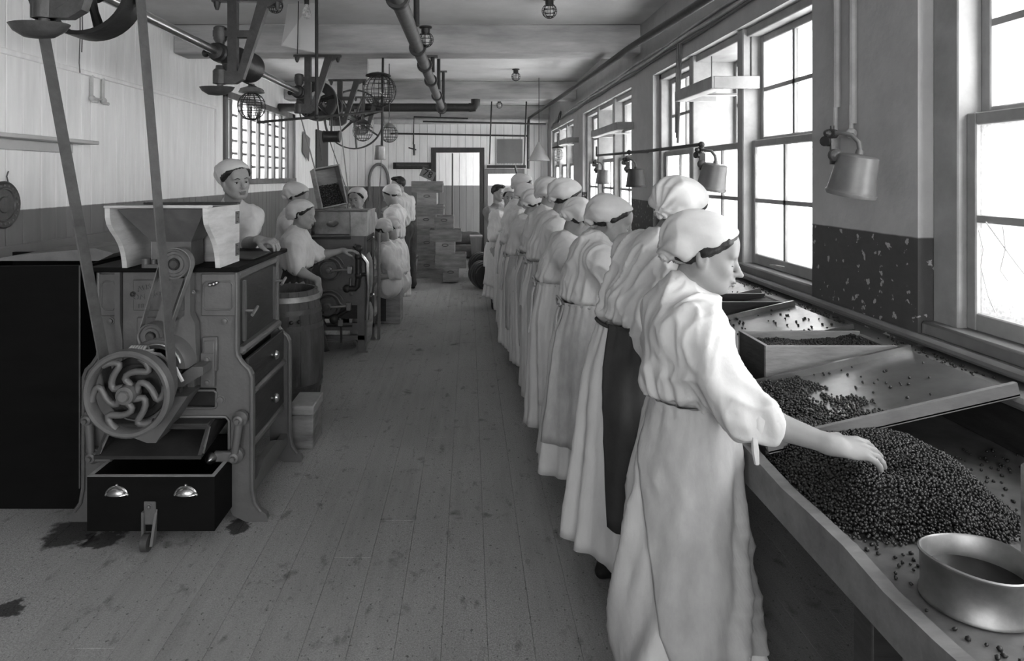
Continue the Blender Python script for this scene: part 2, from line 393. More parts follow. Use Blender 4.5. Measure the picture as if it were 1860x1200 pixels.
# right wall: pillars, sills, lintels
PIL = ((-1.75, -.95), (2.385, 3.12), (5.82, 6.59), (9.41, 10.25), (13.05, YB + .2))
BAYS = ((YF, -1.75), (-.95, 2.385), (3.12, 5.82), (6.59, 9.41), (10.25, 13.05))
XW = 2.02; ZS, ZH = 1.05, 2.49
w = MB()
for a, b in PIL: w.box((XR, a, 0), (XW, b, ZC))
for a, b in BAYS:
    w.box((XR + .03, a, 0), (XW, b, ZS - .01)); w.box((XR, a, ZH), (XW, b, ZC))
wrt = w.build('wall_right', 'wall_plaster', kind='structure', label='whitewashed wall of pillars and wide sash windows above the sorting bench', smooth=None)
MB().box((XR - .10, -1.0, .95), (XR + .06, 13.0, .985), .012).build('trim_10', 'window_wood_dark', kind='structure', label='dark ledge along the foot of the window wall above the bench')
MB().box((XR - .02, -1.0, 1.0), (XR + .05, 13.0, 1.035), .012).build('trim_11', 'window_wood_dark', kind='structure', label='narrow upper moulding under the window sills')

def sash(parent, x, y0, y1, z0, z1, gm, wm, label=None):
    s = MB(); t = .036; st = .042; br = .06
    s.box((x, y0, z0), (x + t, y0 + st, z1), .004); s.box((x, y1 - st, z0), (x + t, y1, z1), .004)
    s.box((x, y0 + st, z0), (x + t, y1 - st, z0 + br), .004); s.box((x, y0 + st, z1 - st), (x + t, y1 - st, z1), .004)
    ym, zm = (y0 + y1) / 2, (z0 + br + z1 - st) / 2; h = .012
    s.box((x + .004, ym - h, z0 + br), (x + t - .004, ym + h, z1 - st)); s.box((x + .004, y0 + st, zm - h), (x + t - .004, y1 - st, zm + h))
    so = s.build('sash', wm, parent, smooth=None)
    for a, b in ((y0 + st, ym - h), (ym + h, y1 - st)):
        for c, d in ((z0 + br, zm - h), (zm + h, z1 - st)):
            MB().box((x + t / 2 - .002, a, c), (x + t / 2 + .002, b, d)).build('pane', gm, so, smooth=None)
    return so
wl_lab = (None, 'nearest sash window at the right edge with frosted wired lower panes', 'wide three-light sash window beside the grey enamel lamp shade', 'three-light sash window behind the row of sorting women', 'farthest three-light sash window on the right wall')
for i, (a, b) in enumerate(BAYS):
    if i == 0:
        o = thing('window_%d' % (i + 1), 'window behind the viewer', None, (XR, (a + b) / 2, ZS), kind='structure')
    else:
        o = thing('window_%d' % (i + 1), wl_lab[i], None, (XR, (a + b) / 2, ZS), kind='structure')
    wm = 'window_wood' if i > 1 else 'window_wood'
    fr = MB(); x0 = XR + .055 
    fr.box((x0, a, ZS), (XW - .04, a + .06, ZH), .004); fr.box((x0, b - (.06 if i != 1 else .12), ZS), (XW - .04, b, ZH), .004)
    fr.box((x0, a, ZH - .05), (XW - .04, b, ZH), .004)
    fr.build('frame', wm, o, smooth=None)
    MB().box((XR + .01, a, ZS - .02), (XW - .02, b, ZS + .03), .008).build('sill', 'window_wood_dark', o)
    n = 3 if i else 2; jw = .06; jb = .06 if i != 1 else .12; mw = .085
    L_ = (b - a - jw - jb - mw * (n - 1)) / n
    for q in range(n):
        ya = a + jw + q * (L_ + mw); yb = ya + L_
        if q < n - 1: MB().box((XR + .03, yb, ZS), (XW - .05, yb + mw, ZH), .006).build('mullion', wm, o, smooth=None)
        deep = .2 if (q == 1 and i > 1) else 0
        up = sash(o, 1.755 + deep, ya, yb, 1.775, ZH - .05, 'glass_clear', wm)
        lo = sash(o, 1.705 + (deep if 0 else 0), ya, yb, ZS + .03, 1.815, 'glass_wired' if i == 1 else 'glass_obscured', wm)
        if i == 2:
            MB().tube([(1.70, (ya + yb) / 2 - .02, ZS + .06), (1.665, (ya + yb) / 2, ZS + .065), (1.665, (ya + yb) / 2 + .07, ZS + .06)], .006, 6).build('sash_lift', 'steel', lo)
# cracks in the nearest wired pane
lo = [c for c in bpy.data.objects if c.name.startswith('window_2')][0]
for pts in (((1.698, 2.17, 1.45), (1.698, 2.05, 1.33), (1.698, 1.95, 1.24), (1.698, 1.9, 1.15)), ((1.698, 2.2, 1.42), (1.698, 2.18, 1.36), (1.698, 2.19, 1.3), (1.698, 2.16, 1.21), (1.698, 2.13, 1.16)), ((1.698, 2.1, 1.44), (1.698, 2.09, 1.37), (1.698, 2.11, 1.3), (1.698, 2.08, 1.27))):
    MB().tube(pts, .0022, 5).build('crack', 'render_outside', lo)
# barred window in the left wall
o = thing('window_6', 'barred window in the left wall behind the machine operator', None, (XL, (WLY0 + WLY1) / 2, WLZ0), kind='structure')
f_ = MB(); f_.box((XL - .16, WLY0, WLZ0), (XL + .02, WLY0 + .07, WLZ1), .005); f_.box((XL - .16, WLY1 - .1, WLZ0), (XL + .02, WLY1, WLZ1), .005)
f_.box((XL - .16, WLY0, WLZ1 - .08), (XL + .02, WLY1, WLZ1), .005); f_.box((XL - .16, WLY0, WLZ0), (XL + .05, WLY1, WLZ0 + .07), .005)
f_.build('frame', 'board_grey', o, smooth=None)
for yb in (7.74, 8.1, 8.45, 8.79, 9.16, 9.48, 9.84, 10.17):
    MB().box((XL - .05, yb - .04, WLZ0 + .07), (XL - .005, yb + .04, WLZ1 - .08), .006).build('bar', 'board_grey', o, smooth=None)
hb = (WLZ1 - WLZ0 - .15) / 6
for i in range(1, 6):
    z = WLZ0 + .07 + hb * i; MB().box((XL - .12, WLY0 + .07, z - .016), (XL - .09, WLY1 - .1, z + .016), .004).build('glazing_bar', 'board_grey', o, smooth=None)
for i in range(6): MB().box((XL - .108, WLY0 + .07, WLZ0 + .07 + hb * i), (XL - .104, WLY1 - .1, WLZ0 + .07 + hb * (i + 1))).build('pane', 'glass_obscured', o, smooth=None)
MB().box((XL - 1.6, 9.05, 0), (XL - 1.3, 15, 3.6)).build('wall_added_dimmer', 'card_grey', kind='structure', label='grey yard wall outside the barred window', smooth=None)  # added wall: blocks sky so the farther panes look greyer
# daylight portals (sampling guides only, they give no light of their own)
def portal(c, sx, sy, rot):
    l = bpy.data.lights.new('daylight_portal', 'AREA'); l.shape = 'RECTANGLE'; l.size = sx; l.size_y = sy
    l.cycles.is_portal = True; q = bpy.data.objects.new('daylight_portal', l); COL.objects.link(q); q.location = c; q.rotation_euler = rot
for a, b in BAYS: portal((XW + .02, (a + b) / 2, (ZS + ZH) / 2), ZH - ZS, b - a, (0, PI / 2, 0))
portal((XL - .25, (WLY0 + WLY1) / 2, (WLZ0 + WLZ1) / 2), WLZ1 - WLZ0, WLY1 - WLY0, (0, -PI / 2, 0))
portal((-1.55, YF - .22, 1.75), 1.3, 1.3, (PI / 2, 0, 0)); portal((.35, YF - .22, 1.75), 1.3, 1.3, (PI / 2, 0, 0))
# ------------------------------------------------------------------ sculpting: smooth-blended volumes meshed by surface nets
A = np.array
def nrm(v): v = A(v, float); return v / (np.linalg.norm(v) + 1e-12)
def rot_from(xa, za):
    """columns: x axis, y axis, z axis"""
    x = nrm(xa); z = A(za, float); z = nrm(z - x * z.dot(x)); y = np.cross(z, x); return np.stack([x, y, z], 1)
class Clay:
    def __init__(s): s.p = []
    def ell(s, c, r, R=None, k=.02, sub=False):
        s.p.append(('e', A(c, float), A(r if hasattr(r, '__len__') else (r, r, r), float), R, k, sub)); return s
    def cap(s, a, b, ra, rb, k=.02, sub=False, flat=None):
        s.p.append(('c', A(a, float), A(b, float), (ra, rb, flat), k, sub)); return s
    def chain(s, pts, rs, k=.02):
        for i in range(len(pts) - 1): s.cap(pts[i], pts[i + 1], rs[i], rs[i + 1], k)
        return s
    def half(s, o, n, k=.01):
        """cut away the side that n points to"""
        s.p.append(('h', A(o, float), nrm(n), None, k, True)); return s
    def mesh(s, h):
        lo, hi = A([9., 9, 9]), A([-9., -9, -9])
        for q in s.p:
            if q[0] == 'e' and not q[5]: m = q[2].max(); lo = np.minimum(lo, q[1] - m); hi = np.maximum(hi, q[1] + m)
            if q[0] == 'c' and not q[5]:
                m = max(q[3][0], q[3][1]); lo = np.minimum(lo, np.minimum(q[1], q[2]) - m); hi = np.maximum(hi, np.maximum(q[1], q[2]) + m)
        lo -= 3 * h; hi += 3 * h; n = np.ceil((hi - lo) / h).astype(int) + 1
        D = np.full(tuple(n), .5, np.float32); gx = [lo[i] + h * np.arange(n[i]) for i in range(3)]
        for q in s.p:
            k = q[4]
            if q[0] == 'h': a, b = lo, hi
            elif q[0] == 'e': m = q[2].max() + k + 2 * h; a, b = q[1] - m, q[1] + m
            else: m = max(q[3][0], q[3][1]) + k + 2 * h; a, b = np.minimum(q[1], q[2]) - m, np.maximum(q[1], q[2]) + m
            i0 = np.clip(np.floor((a - lo) / h).astype(int), 0, n); i1 = np.clip(np.ceil((b - lo) / h).astype(int) + 1, 0, n)
            if (i1 <= i0).any(): continue
            sl = tuple(slice(i0[i], i1[i]) for i in range(3))
            X = gx[0][sl[0]][:, None, None]; Y = gx[1][sl[1]][None, :, None]; Z = gx[2][sl[2]][None, None, :]
            if q[0] == 'h': d = -((X - q[1][0]) * q[2][0] + (Y - q[1][1]) * q[2][1] + (Z - q[1][2]) * q[2][2])
            elif q[0] == 'e':
                c, r, R = q[1], q[2], q[3]; x, y, z = X - c[0], Y - c[1], Z - c[2]
                if R is not None:
                    x, y, z = (x * R[0, 0] + y * R[1, 0] + z * R[2, 0], x * R[0, 1] + y * R[1, 1] + z * R[2, 1], x * R[0, 2] + y * R[1, 2] + z * R[2, 2])
                k0 = np.sqrt((x / r[0]) ** 2 + (y / r[1]) ** 2 + (z / r[2]) ** 2); k1 = np.sqrt((x / r[0] ** 2) ** 2 + (y / r[1] ** 2) ** 2 + (z / r[2] ** 2) ** 2)
                d = k0 * (k0 - 1) / np.maximum(k1, 1e-9)
            else:
                a, b = q[1], q[2]; ab = b - a; L2 = ab.dot(ab) + 1e-12
                t = np.clip(((X - a[0]) * ab[0] + (Y - a[1]) * ab[1] + (Z - a[2]) * ab[2]) / L2, 0, 1)
                d = np.sqrt((X - a[0] - t * ab[0]) ** 2 + (Y - a[1] - t * ab[1]) ** 2 + (Z - a[2] - t * ab[2]) ** 2) - (q[3][0] + t * (q[3][1] - q[3][0]))
            d = np.broadcast_to(d, D[sl].shape).astype(np.float32); o = D[sl]
            if q[5]:
                hh = np.maximum(k - np.abs(o + d), 0) / k; D[sl] = np.maximum(o, -d) + hh * hh * k * .25
            else:
                hh = np.maximum(k - np.abs(o - d), 0) / k; D[sl] = np.minimum(o, d) - hh * hh * k * .25
        ins = D < 0
        c8 = [ins[i:n[0] - 1 + i, j:n[1] - 1 + j, k:n[2] - 1 + k] for i in (0, 1) for j in (0, 1) for k in (0, 1)]
        any_ = np.logical_or.reduce(c8); all_ = np.logical_and.reduce(c8); I = np.argwhere(any_ & ~all_)
        idx = np.full(tuple(n - 1), -1, np.int64); idx[tuple(I.T)] = np.arange(len(I))
        V = np.zeros((len(I), 3)); cnt = np.zeros(len(I))
        for ax in range(3):
            o1, o2 = [i for i in range(3) if i != ax]
            for u in (0, 1):
                for v in (0, 1):
                    p = I.copy(); p[:, o1] += u; p[:, o2] += v; q = p.copy(); q[:, ax] += 1
                    d0 = D[tuple(p.T)]; d1 = D[tuple(q.T)]; m = (d0 < 0) != (d1 < 0)
                    t = d0[m] / (d0[m] - d1[m]); pos = p[m].astype(float); pos[:, ax] += t; V[m] += pos; cnt[m] += 1
        V = V / cnt[:, None] * h + lo
        Fs = []
        for ax in range(3):
            o1, o2 = (ax + 1) % 3, (ax + 2) % 3
            s0 = [slice(None)] * 3; s1 = [slice(None)] * 3; s0[ax] = slice(0, n[ax] - 1); s1[ax] = slice(1, n[ax])
            ch = ins[tuple(s0)] != ins[tuple(s1)]; E = np.argwhere(ch)
            E = E[(E[:, o1] > 0) & (E[:, o2] > 0) & (E[:, o1] < n[o1] - 1) & (E[:, o2] < n[o2] - 1)]
            f = ins[tuple(s0)][tuple(E.T)]
            def cell(a, b): p = E.copy(); p[:, o1] -= a; p[:, o2] -= b; return idx[tuple(p.T)]
            Q = np.stack([cell(1, 1), cell(0, 1), cell(0, 0), cell(1, 0)], 1)
            Q[~f] = Q[~f][:, ::-1]; Fs.append(Q)
        return V, np.concatenate(Fs)
def hash3(i):
    x = (i[..., 0] * 374761393 + i[..., 1] * 668265263 + i[..., 2] * 2147483647) & 0xffffffff
    x = ((x ^ (x >> 13)) * 1274126177) & 0xffffffff; return ((x ^ (x >> 16)) & 0xffff) / 65535.
def vnoise(P):
    P = A(P, float); i = np.floor(P).astype(np.int64); f = P - i; f = f * f * (3 - 2 * f); r = 0
    for a in (0, 1):
        for b in (0, 1):
            for c in (0, 1):
                w = (f[:, 0] if a else 1 - f[:, 0]) * (f[:, 1] if b else 1 - f[:, 1]) * (f[:, 2] if c else 1 - f[:, 2])
                r = r + w * hash3(i + A([a, b, c]))
    return r
def ridge(P): return 1 - np.abs(2 * vnoise(P) - 1)
def vert_normals(V, Q):
    n = np.cross(V[Q[:, 2]] - V[Q[:, 0]], V[Q[:, 3]] - V[Q[:, 1]]); N = np.zeros_like(V)
    for i in range(4): np.add.at(N, Q[:, i], n)
    return N / (np.linalg.norm(N, axis=1)[:, None] + 1e-12)
def relax(V, Q, it=2):
    for _ in range(it):
        S = np.zeros_like(V); c = np.zeros(len(V))
        for i in range(4):
            for j in (1, 3): np.add.at(S, Q[:, i], V[Q[:, (i + j) % 4]]); np.add.at(c, Q[:, i], 1)
        V = V * .5 + .5 * S / np.maximum(c, 1)[:, None]
    return V
def surf(name, V, Q, material, parent=None, at=None, **kw):
    o0 = org(parent) if parent else Vector(at)
    me = bpy.data.meshes.new(name); me.from_pydata((V - A(o0)).tolist(), [], Q.tolist() if hasattr(Q, 'tolist') else Q)
    me.polygons.foreach_set('use_smooth', [True] * len(me.polygons)); me.materials.append(MATS[material]); me.update()
    o = bpy.data.objects.new(name, me); COL.objects.link(o); ORG[o.name] = o0
    if parent: o.parent = parent
    else: o.location = o0
    return props(o, **kw)

# ------------------------------------------------------------------ people
def elbow(S, H, l1, l2, hint):
    S, H = A(S, float), A(H, float); d = H - S; L = np.linalg.norm(d); u = d / L
    L = min(L, (l1 + l2) * .995); a = (l1 * l1 - l2 * l2 + L * L) / (2 * L); hh = math.sqrt(max(l1 * l1 - a * a, 0))
    p = A(hint, float); p = nrm(p - u * p.dot(u)); return S + u * a + p * hh, S + u * L
def add_hand(c, w, d, n, s, sc, curl=.5, spread=.06, k=.006, thumb=1.):
    """wrist w, direction d, back-of-hand normal n, thumb side s"""
    w, d, n = A(w, float), nrm(d), A(n, float); n = nrm(n - d * n.dot(d)); side = np.cross(d, n); side = side if side.dot(A(s)) > 0 else -side
    R = np.stack([d, side, n], 1)
    c.cap(w, w + d * .02 * sc, .024 * sc, .027 * sc, .015)
    c.ell(w + d * .05 * sc, A((.052, .039, .0155)) * sc, R, .012)
    L = (.068, .077, .073, .056); off = (.030, .011, -.009, -.028)
    for i in range(4):
        b = w + d * (.088 - (.006 if i in (0, 3) else 0)) * sc + side * off[i] * sc + n * .004 * sc
        dd = nrm(d + side * (1.5 - i) * spread); ang = curl * (.5 + .07 * i); p = b; r = .0092 - .0006 * (i == 3)
        c.cap(w + d * .05 * sc + side * off[i] * .8 * sc, b, .010 * sc, r * sc, k)
        for j, fr in enumerate((.45, .32, .23)):
            q = p + (dd * math.cos(ang) - n * math.sin(ang)) * L[i] * fr * sc; c.cap(p, q, (r - .0006 * j) * sc, (r - .0006 * (j + 1)) * sc, .004); p = q; ang += curl * (.85 if j == 0 else .6)
    t0 = w + d * .022 * sc + side * .024 * sc; t1 = t0 + (d * .62 + side * .62 * thumb - n * .35) * .042 * sc
    t2 = t1 + (d * .85 + side * .2 * thumb - n * .45) * .034 * sc; t3 = t2 + (d * .9 - side * .05 - n * .4) * .026 * sc
    c.chain([t0, t1, t2, t3], [.015 * sc, .0115 * sc, .0098 * sc, .008 * sc], .008)
def head_prims(c, H, O, s, eyes='closed', male=False):
    """H 3x3 columns forward,left,up; O skull centre"""
    def P(x, y, z): return O + H @ (A([x, y, z]) * s)
    def E(x, y, z, r, k=.02, sub=False, R=None): c.ell(P(x, y, z), A(r) * s, H if R is None else R, k * s, sub)
    E(-.012, 0, .028, (.090, .073, .084)); E(.022, 0, -.035, (.060, .057, .075), .035)
    E(.040, 0, -.072, (.042, .042, .034), .03); E(.066, 0, -.096, (.018, .020, .015), .024)
    for y in (-1, 1):
        c.cap(P(-.004, y * .052, -.055), P(.056, y * .02, -.093), .018 * s, .013 * s, .03 * s)
        E(.056, y * .034, -.036, (.022, .021, .022), .022); E(.071, y * .024, .010, (.013, .025, .009), .014)
        E(.096, y * .033, -.013, (.020, .019, .013), .012, True); E(.0655, y * .031, -.014, (.0145, .0145, .0145), .004)
        if eyes == 'open': E(.079, y * .031, -.0145, (.0065, .0115, .0045), .002, True)
    E(.064, 0, .036, (.018, .046, .028), .03)
    c.cap(P(.079, 0, .0), P(.104, 0, -.041), .0075 * s, .0098 * s, .010 * s); E(.107, 0, -.044, (.0112, .0100, .0090), .006)
    for y in (-1, 1): E(.093, y * .0105, -.046, (.009, .0065, .0062), .006)
    E(.082, 0, -.064, (.014, .021, .014), .012)
    E(.0930, 0, -.0685, (.0090, .021, .0058), .004); E(.0910, 0, -.0800, (.0092, .018, .0066), .004)
    E(.101, 0, -.0738, (.014, .020, .0016), .003, True); E(.088, 0, -.089, (.012, .016, .004), .008, True)
    Re = H @ A([[math.cos(.3), 0, -math.sin(.3)], [0, 1, 0], [math.sin(.3), 0, math.cos(.3)]])
    for y in (-1, 1):
        E(-.010, y * .073, -.018, (.018, .009, .031), .006, R=Re); E(-.006, y * .084, -.014, (.010, .008, .019), .004, True, R=Re)
def person(label, base, yaw, belt, neck, skull, head, wr=None, wl_=None, sc=1., group=None, hv=.007, bv=.009, eyes='closed', male=False, cap='cap', sleeve=.75,
           hem=.12, hemr=(.25, .28), hemoff=(0, 0), apron=None, skirt='cloth_white', blouse='cloth_white', hipr=(.15, .18), hand=((1, 0, -.2), (0, 0, 1), .6), handl=None, legs='skirt',
           shoes=True, sh=.155, chest=.105, elb=(-.3, 0, -1), elbl=None, seed=0, bow=False, seat=None, tie='cloth_apron', foldamp=1., hairlow=.0, capr=1., knot=True, collar=True, folds=1., armk=1., slv=1., twist=0., crease=.006):
    rs = np.random.RandomState(seed + 11)
    f = A([math.cos(yaw), math.sin(yaw), 0]); l = A([-math.sin(yaw), math.cos(yaw), 0]); up = A([0, 0, 1.])
    belt, neck, skull = A(belt, float), A(neck, float), A(skull, float); bx, by = base
    hy, hp, hr = head
    hf = A([math.cos(hy) * math.cos(hp), math.sin(hy) * math.cos(hp), math.sin(hp)]); hu = A([-math.cos(hy) * math.sin(hp), -math.sin(hy) * math.sin(hp), math.cos(hp)])
    hl = np.cross(hu, hf); hu2 = hu * math.cos(hr) + hl * math.sin(hr); hl = np.cross(hu2, hf); H = np.stack([hf, hl, hu2], 1)
    spine = nrm(neck - belt); sh_c = neck - spine * .045 * sc
    lat = nrm(l - spine * l.dot(spine)); fw = np.cross(lat, spine); RT = np.stack([fw, lat, spine], 1)
    sh_c = sh_c - spine * .012 * sc; SR = sh_c - lat * sh * sc - spine * .022 * sc; SL = sh_c + lat * sh * sc - spine * .022 * sc
    l1, l2 = .265 * sc * armk, .235 * sc * armk
    if wr is None: wr = SR + A([0, 0, -.46]) * sc + f * .06
    if wl_ is None: wl_ = SL + A([0, 0, -.46]) * sc + f * .06
    elbl = elb if elbl is None else elbl
    ER, WR = elbow(SR, wr, l1, l2, A(elb, float)); EL, WL = elbow(SL, wl_, l1, l2, A(elbl, float))
    # ---- body: one continuous surface
    c = Clay(); pel = belt - spine * 0 + A([0, 0, -.10 * sc]); bust = belt + (neck - belt) * .62
    c.ell(pel, A((.10, .135, .11)) * sc, np.stack([f, l, up], 1), .05).cap(belt, bust, .085 * sc, .098 * sc, .05)
    c.ell(bust, A((.088, .135, .13)) * sc, RT, .05).cap(SR, SL, .045 * sc, .045 * sc, .05)
    c.cap(neck - spine * .03, skull + H @ (A([-.022, 0, -.055]) * sc), .052 * sc, .048 * sc, .03)
    head_prims(c, H, skull, sc, eyes, male)
    for S, E_, W_ in ((SR, ER, WR), (SL, EL, WL)):
        c.cap(S, E_, .046 * sc, .036 * sc, .03); m = E_ + (W_ - E_) * .3; c.cap(E_, m, .036 * sc, .0385 * sc, .03); c.cap(m, W_, .0385 * sc, .0235 * sc, .02)
    for W_, E_, s_, hd in ((WR, ER, lat, hand), (WL, EL, -lat, handl or hand)):
        if hd[0] is None: d = W_ - E_
        else: d = hd[0]
        add_hand(c, W_, d, hd[1], s_, sc, hd[2])
    feet = []
    if seat is None:
        for sgn in (-1, 1):
            hip = pel + l * sgn * .085 * sc + A([0, 0, -.04]); ft = A([bx, by, .05]) + l * sgn * .085 * sc; kn = (hip + ft) / 2 + f * .015 + A([0, 0, .02])
            c.chain([hip, kn, ft], [.085 * sc, .058 * sc, .04 * sc], .04); feet.append(ft)
    else:
        for sgn in (-1, 1):
            hip = pel + l * sgn * .09 * sc; kn = A(seat) + l * sgn * .09 * sc; ft = A([kn[0] - f[0] * .05, kn[1] - f[1] * .05, .06])
            c.chain([hip, kn, ft], [.085 * sc, .06 * sc, .04 * sc], .04); feet.append(ft)
    V, Q = c.mesh(hv); V = relax(V, Q, 1)
    body = surf('person', V, Q, 'skin', at=(bx, by, 0), label=label, cat='person', group=group)
    body.data.materials.append(MATS['lips']); cq = ((V[Q].mean(1) - skull) @ H) / sc
    lipm = ((cq[:, 1] / .023) ** 2 + ((cq[:, 2] + .0742) / .0115) ** 2 < 1) & (cq[:, 0] > .088); body.data.polygons.foreach_set('material_index', lipm.astype(np.int32))
    # ---- shoes
    if shoes:
        for ft in feet:
            s = Clay(); s.cap(ft + A([0, 0, .10]), ft + A([0, 0, -.005]), .048 * sc, .042 * sc, .02); s.cap(ft + f * .02 + A([0, 0, -.01]), ft + f * .15 * sc + A([0, 0, -.018]), .036 * sc, .030 * sc, .03)
            s.cap(ft - f * .02 + A([0, 0, -.02]), ft - f * .025 + A([0, 0, -.025]), .03, .03, .01); s.half((0, 0, .002), (0, 0, -1), .004)
            v, q = s.mesh(.009); surf('shoe', v, q, 'shoe', body)
    # ---- blouse or shirt
    c = Clay(); low = belt + spine * .02
    c.ell(bust, A((chest + .012, .158 * sh / .155, .150)) * A([sc, sc, sc]), RT, .05); mid = belt + (neck - belt) * .25
    RH = np.stack([f, l, up], 1); c.ell(mid, A((chest + .024, .162, .095)) * sc, RT, .06); c.ell(low + spine * .012 * sc, A((chest + .018, .155, .042)) * sc, RH, .03)
    c.ell(bust + spine * .03 * sc - fw * .024 * sc, A((.085, .12, .085)) * sc, RT, .04)
    c.cap(SR, sh_c, .052 * sc, .062 * sc, .05); c.cap(SL, sh_c, .052 * sc, .062 * sc, .05); c.cap(neck - spine * .06, neck + spine * .008, .075 * sc, .056 * sc, .05)
    for S, E_, W_ in ((SR, ER, WR), (SL, EL, WL)):
        e1 = S + (E_ - S) * min(1, sleeve / .5); c.cap(S, e1, .066 * sc * slv, .062 * sc * slv, .085)
        if sleeve > .5:
            e2 = E_ + (W_ - E_) * (sleeve - .5) * 2; c.cap(E_, e2, .062 * sc, .052 * sc if sleeve < .9 else .036 * sc, .03); cf, cd = e2, nrm(W_ - E_)
        else: cf, cd = e1, nrm(E_ - S)
        c.half(cf + cd * .02, cd, .006) if False else None
        c.cap(cf - cd * .03, cf + cd * .004, (.056 if sleeve < .9 else .036) * sc, (.054 if sleeve < .9 else .034) * sc, .012)
    if collar and not male: c.ell(neck + spine * .012, A((.066, .066, .020)) * sc, RT, .012)
    if male: c.ell(neck + spine * .012, A((.062, .064, .02)) * sc, RT, .012)
    V, Q = c.mesh(bv); V = relax(V, Q, 2); N = vert_normals(V, Q)
    q = (V - belt) @ RT; off = rs.rand(3) * 50
    ang = np.arctan2(q[:, 1], q[:, 0]); hh = q[:, 2]
    gather = np.exp(-((hh - .03) / .09) ** 2) * .0042 * (np.sin(ang * 17 + 3 * vnoise(V * 9 + off)) + .6 * np.sin(ang * 29 + off[0]))
    warp = np.stack([vnoise(V * 6 + off), vnoise(V * 6 + off + 9), vnoise(V * 6 + off + 17)], 1)
    w1 = ridge(q * A([7, 9, 3.2]) + warp * 1.4 + off) ** 3; w2 = ridge(q * A([16, 18, 7]) + warp * 1.8 + off + 5) ** 3; w3 = ridge(q * A([27, 30, 13]) + warp * 2.2 + off + 8) ** 3
    V = V + N * (gather + folds * (.017 * (w1 - .35) + .009 * (w2 - .35) + .0045 * (w3 - .3)))[:, None] * sc
    surf('shirt' if male else 'blouse', V, Q, blouse, body)
    for S, E_, W_ in ((SR, ER, WR), (SL, EL, WL)):      # rolled cuffs
        if .5 < sleeve < .9:
            if sleeve > .5: cf, cd, r = E_ + (W_ - E_) * (sleeve - .5) * 2, nrm(W_ - E_), .050 * sc
            else: cf, cd, r = S + (E_ - S) * sleeve * 2, nrm(E_ - S), .058 * sc
            u = Vector(cd).orthogonal().normalized(); m = MB(); m.lathe(cf - cd * .02, cd, [(r + .002, -.006), (r + .010, 0), (r + .011, .022), (r + .008, .036), (r - .004, .038), (r - .006, .01)], 20, False)
            m.build('cuff', blouse, body, smooth=1.2)
    # ---- skirt (or trousers)
    def ringpts(z, t, extra=0, a0=-PI, a1=PI, n=96, closed=True, ph=None, amp=1.):
        hipw = max(0, 1 - abs(t - .2) / .25); r0 = A((chest + .004, .142)) * sc; r1 = A(hipr) * sc * (1 if t > .2 else 1); r2 = A(hemr)
        if t < .2: e = max(0, t) / .2; e = e * e * (3 - 2 * e); rr = r0 * (1 - e) + r1 * e
        else: e = (t - .2) / .8; rr = r1 * (1 - e) + r2 * e
        ctr = belt * (1 - t) + A([bx + hemoff[0], by + hemoff[1], hem]) * t
        if t < .25: ctr = ctr - f * .02 * (t / .25)
        else: ctr = ctr - f * .02 * (1 - (t - .25) / .75)
        th = np.linspace(a0, a1, n, endpoint=not closed)
        g = (.0025 + .026 * t * foldamp) * amp; th0 = th; th = th + twist * t * t
        wob = g * (.55 * np.cos(ph[0] + 9 * th + 1.5 * np.sin(2 * th + ph[1] + t)) + .4 * np.cos(ph[2] + 14 * th + 2 * np.sin(th + ph[3])) + .35 * np.cos(ph[4] + 5 * th))
        wob = wob + g * .35 * np.abs(np.cos(ph[1] + 7 * th + t * 1.2)) + (.004 * np.sin(23 * th + ph[0]) * math.exp(-max(t, 0) / .12))
        th = th0; x = (rr[0] + wob + extra) * np.cos(th); y = (rr[1] + wob + extra) * np.sin(th)
        return ctr[None] + x[:, None] * f[None] + y[:, None] * l[None] + A([0, 0, 1])[None] * ((z - ctr[2]) + .008 * np.sin(3 * th + ph[2]) * t)[:, None]
    ph = rs.rand(6) * 6.28
    def loft(name, t0, t1, m, extra, a0, a1, n, closed, material, amp=1., parent=body, thick=.004):
        rows = []
        for i in range(m):
            t = t0 + (t1 - t0) * (i / (m - 1)) ** 1.15; tt = i / (m - 1); b0 = a0 if not hasattr(a0, '__len__') else a0[0] * (1 - tt) + a0[1] * tt; b1 = a1 if not hasattr(a1, '__len__') else a1[0] * (1 - tt) + a1[1] * tt; rows.append(ringpts(belt[2] + (hem - belt[2]) * t, t, extra, b0, b1, n, closed, ph, amp))
        V = np.concatenate(rows); fs = []
        rel = V - A([bx, by, 0]); a_ = rel @ l; u1 = (a_ + rel[:, 2] * .9) * .74; u2 = (a_ - rel[:, 2] * .9) * .74; d_ = rel @ f
        cr_ = ridge(np.stack([u1 * 13 + ph[0], u2 * 3 + ph[1], d_ * 7], 1)) ** 3 + .6 * ridge(np.stack([u1 * 24 + ph[2], u2 * 6, d_ * 13 + ph[3]], 1)) ** 3
        ctr_ = np.repeat(np.stack([r.mean(0) for r in rows]), n, 0); rad_ = V - ctr_; rad_ /= np.linalg.norm(rad_, axis=1)[:, None] + 1e-9
        V = V + rad_ * (crease * (cr_ - .4))[:, None]
        for i in range(m - 1):
            for k in range(n if closed else n - 1): a, b = i * n + k, i * n + (k + 1) % n; fs.append((a, a + n, b + n, b))
        o = surf(name, V, fs, material, parent); md = o.modifiers.new('cloth', 'SOLIDIFY'); md.thickness = thick; md.offset = 1; return o
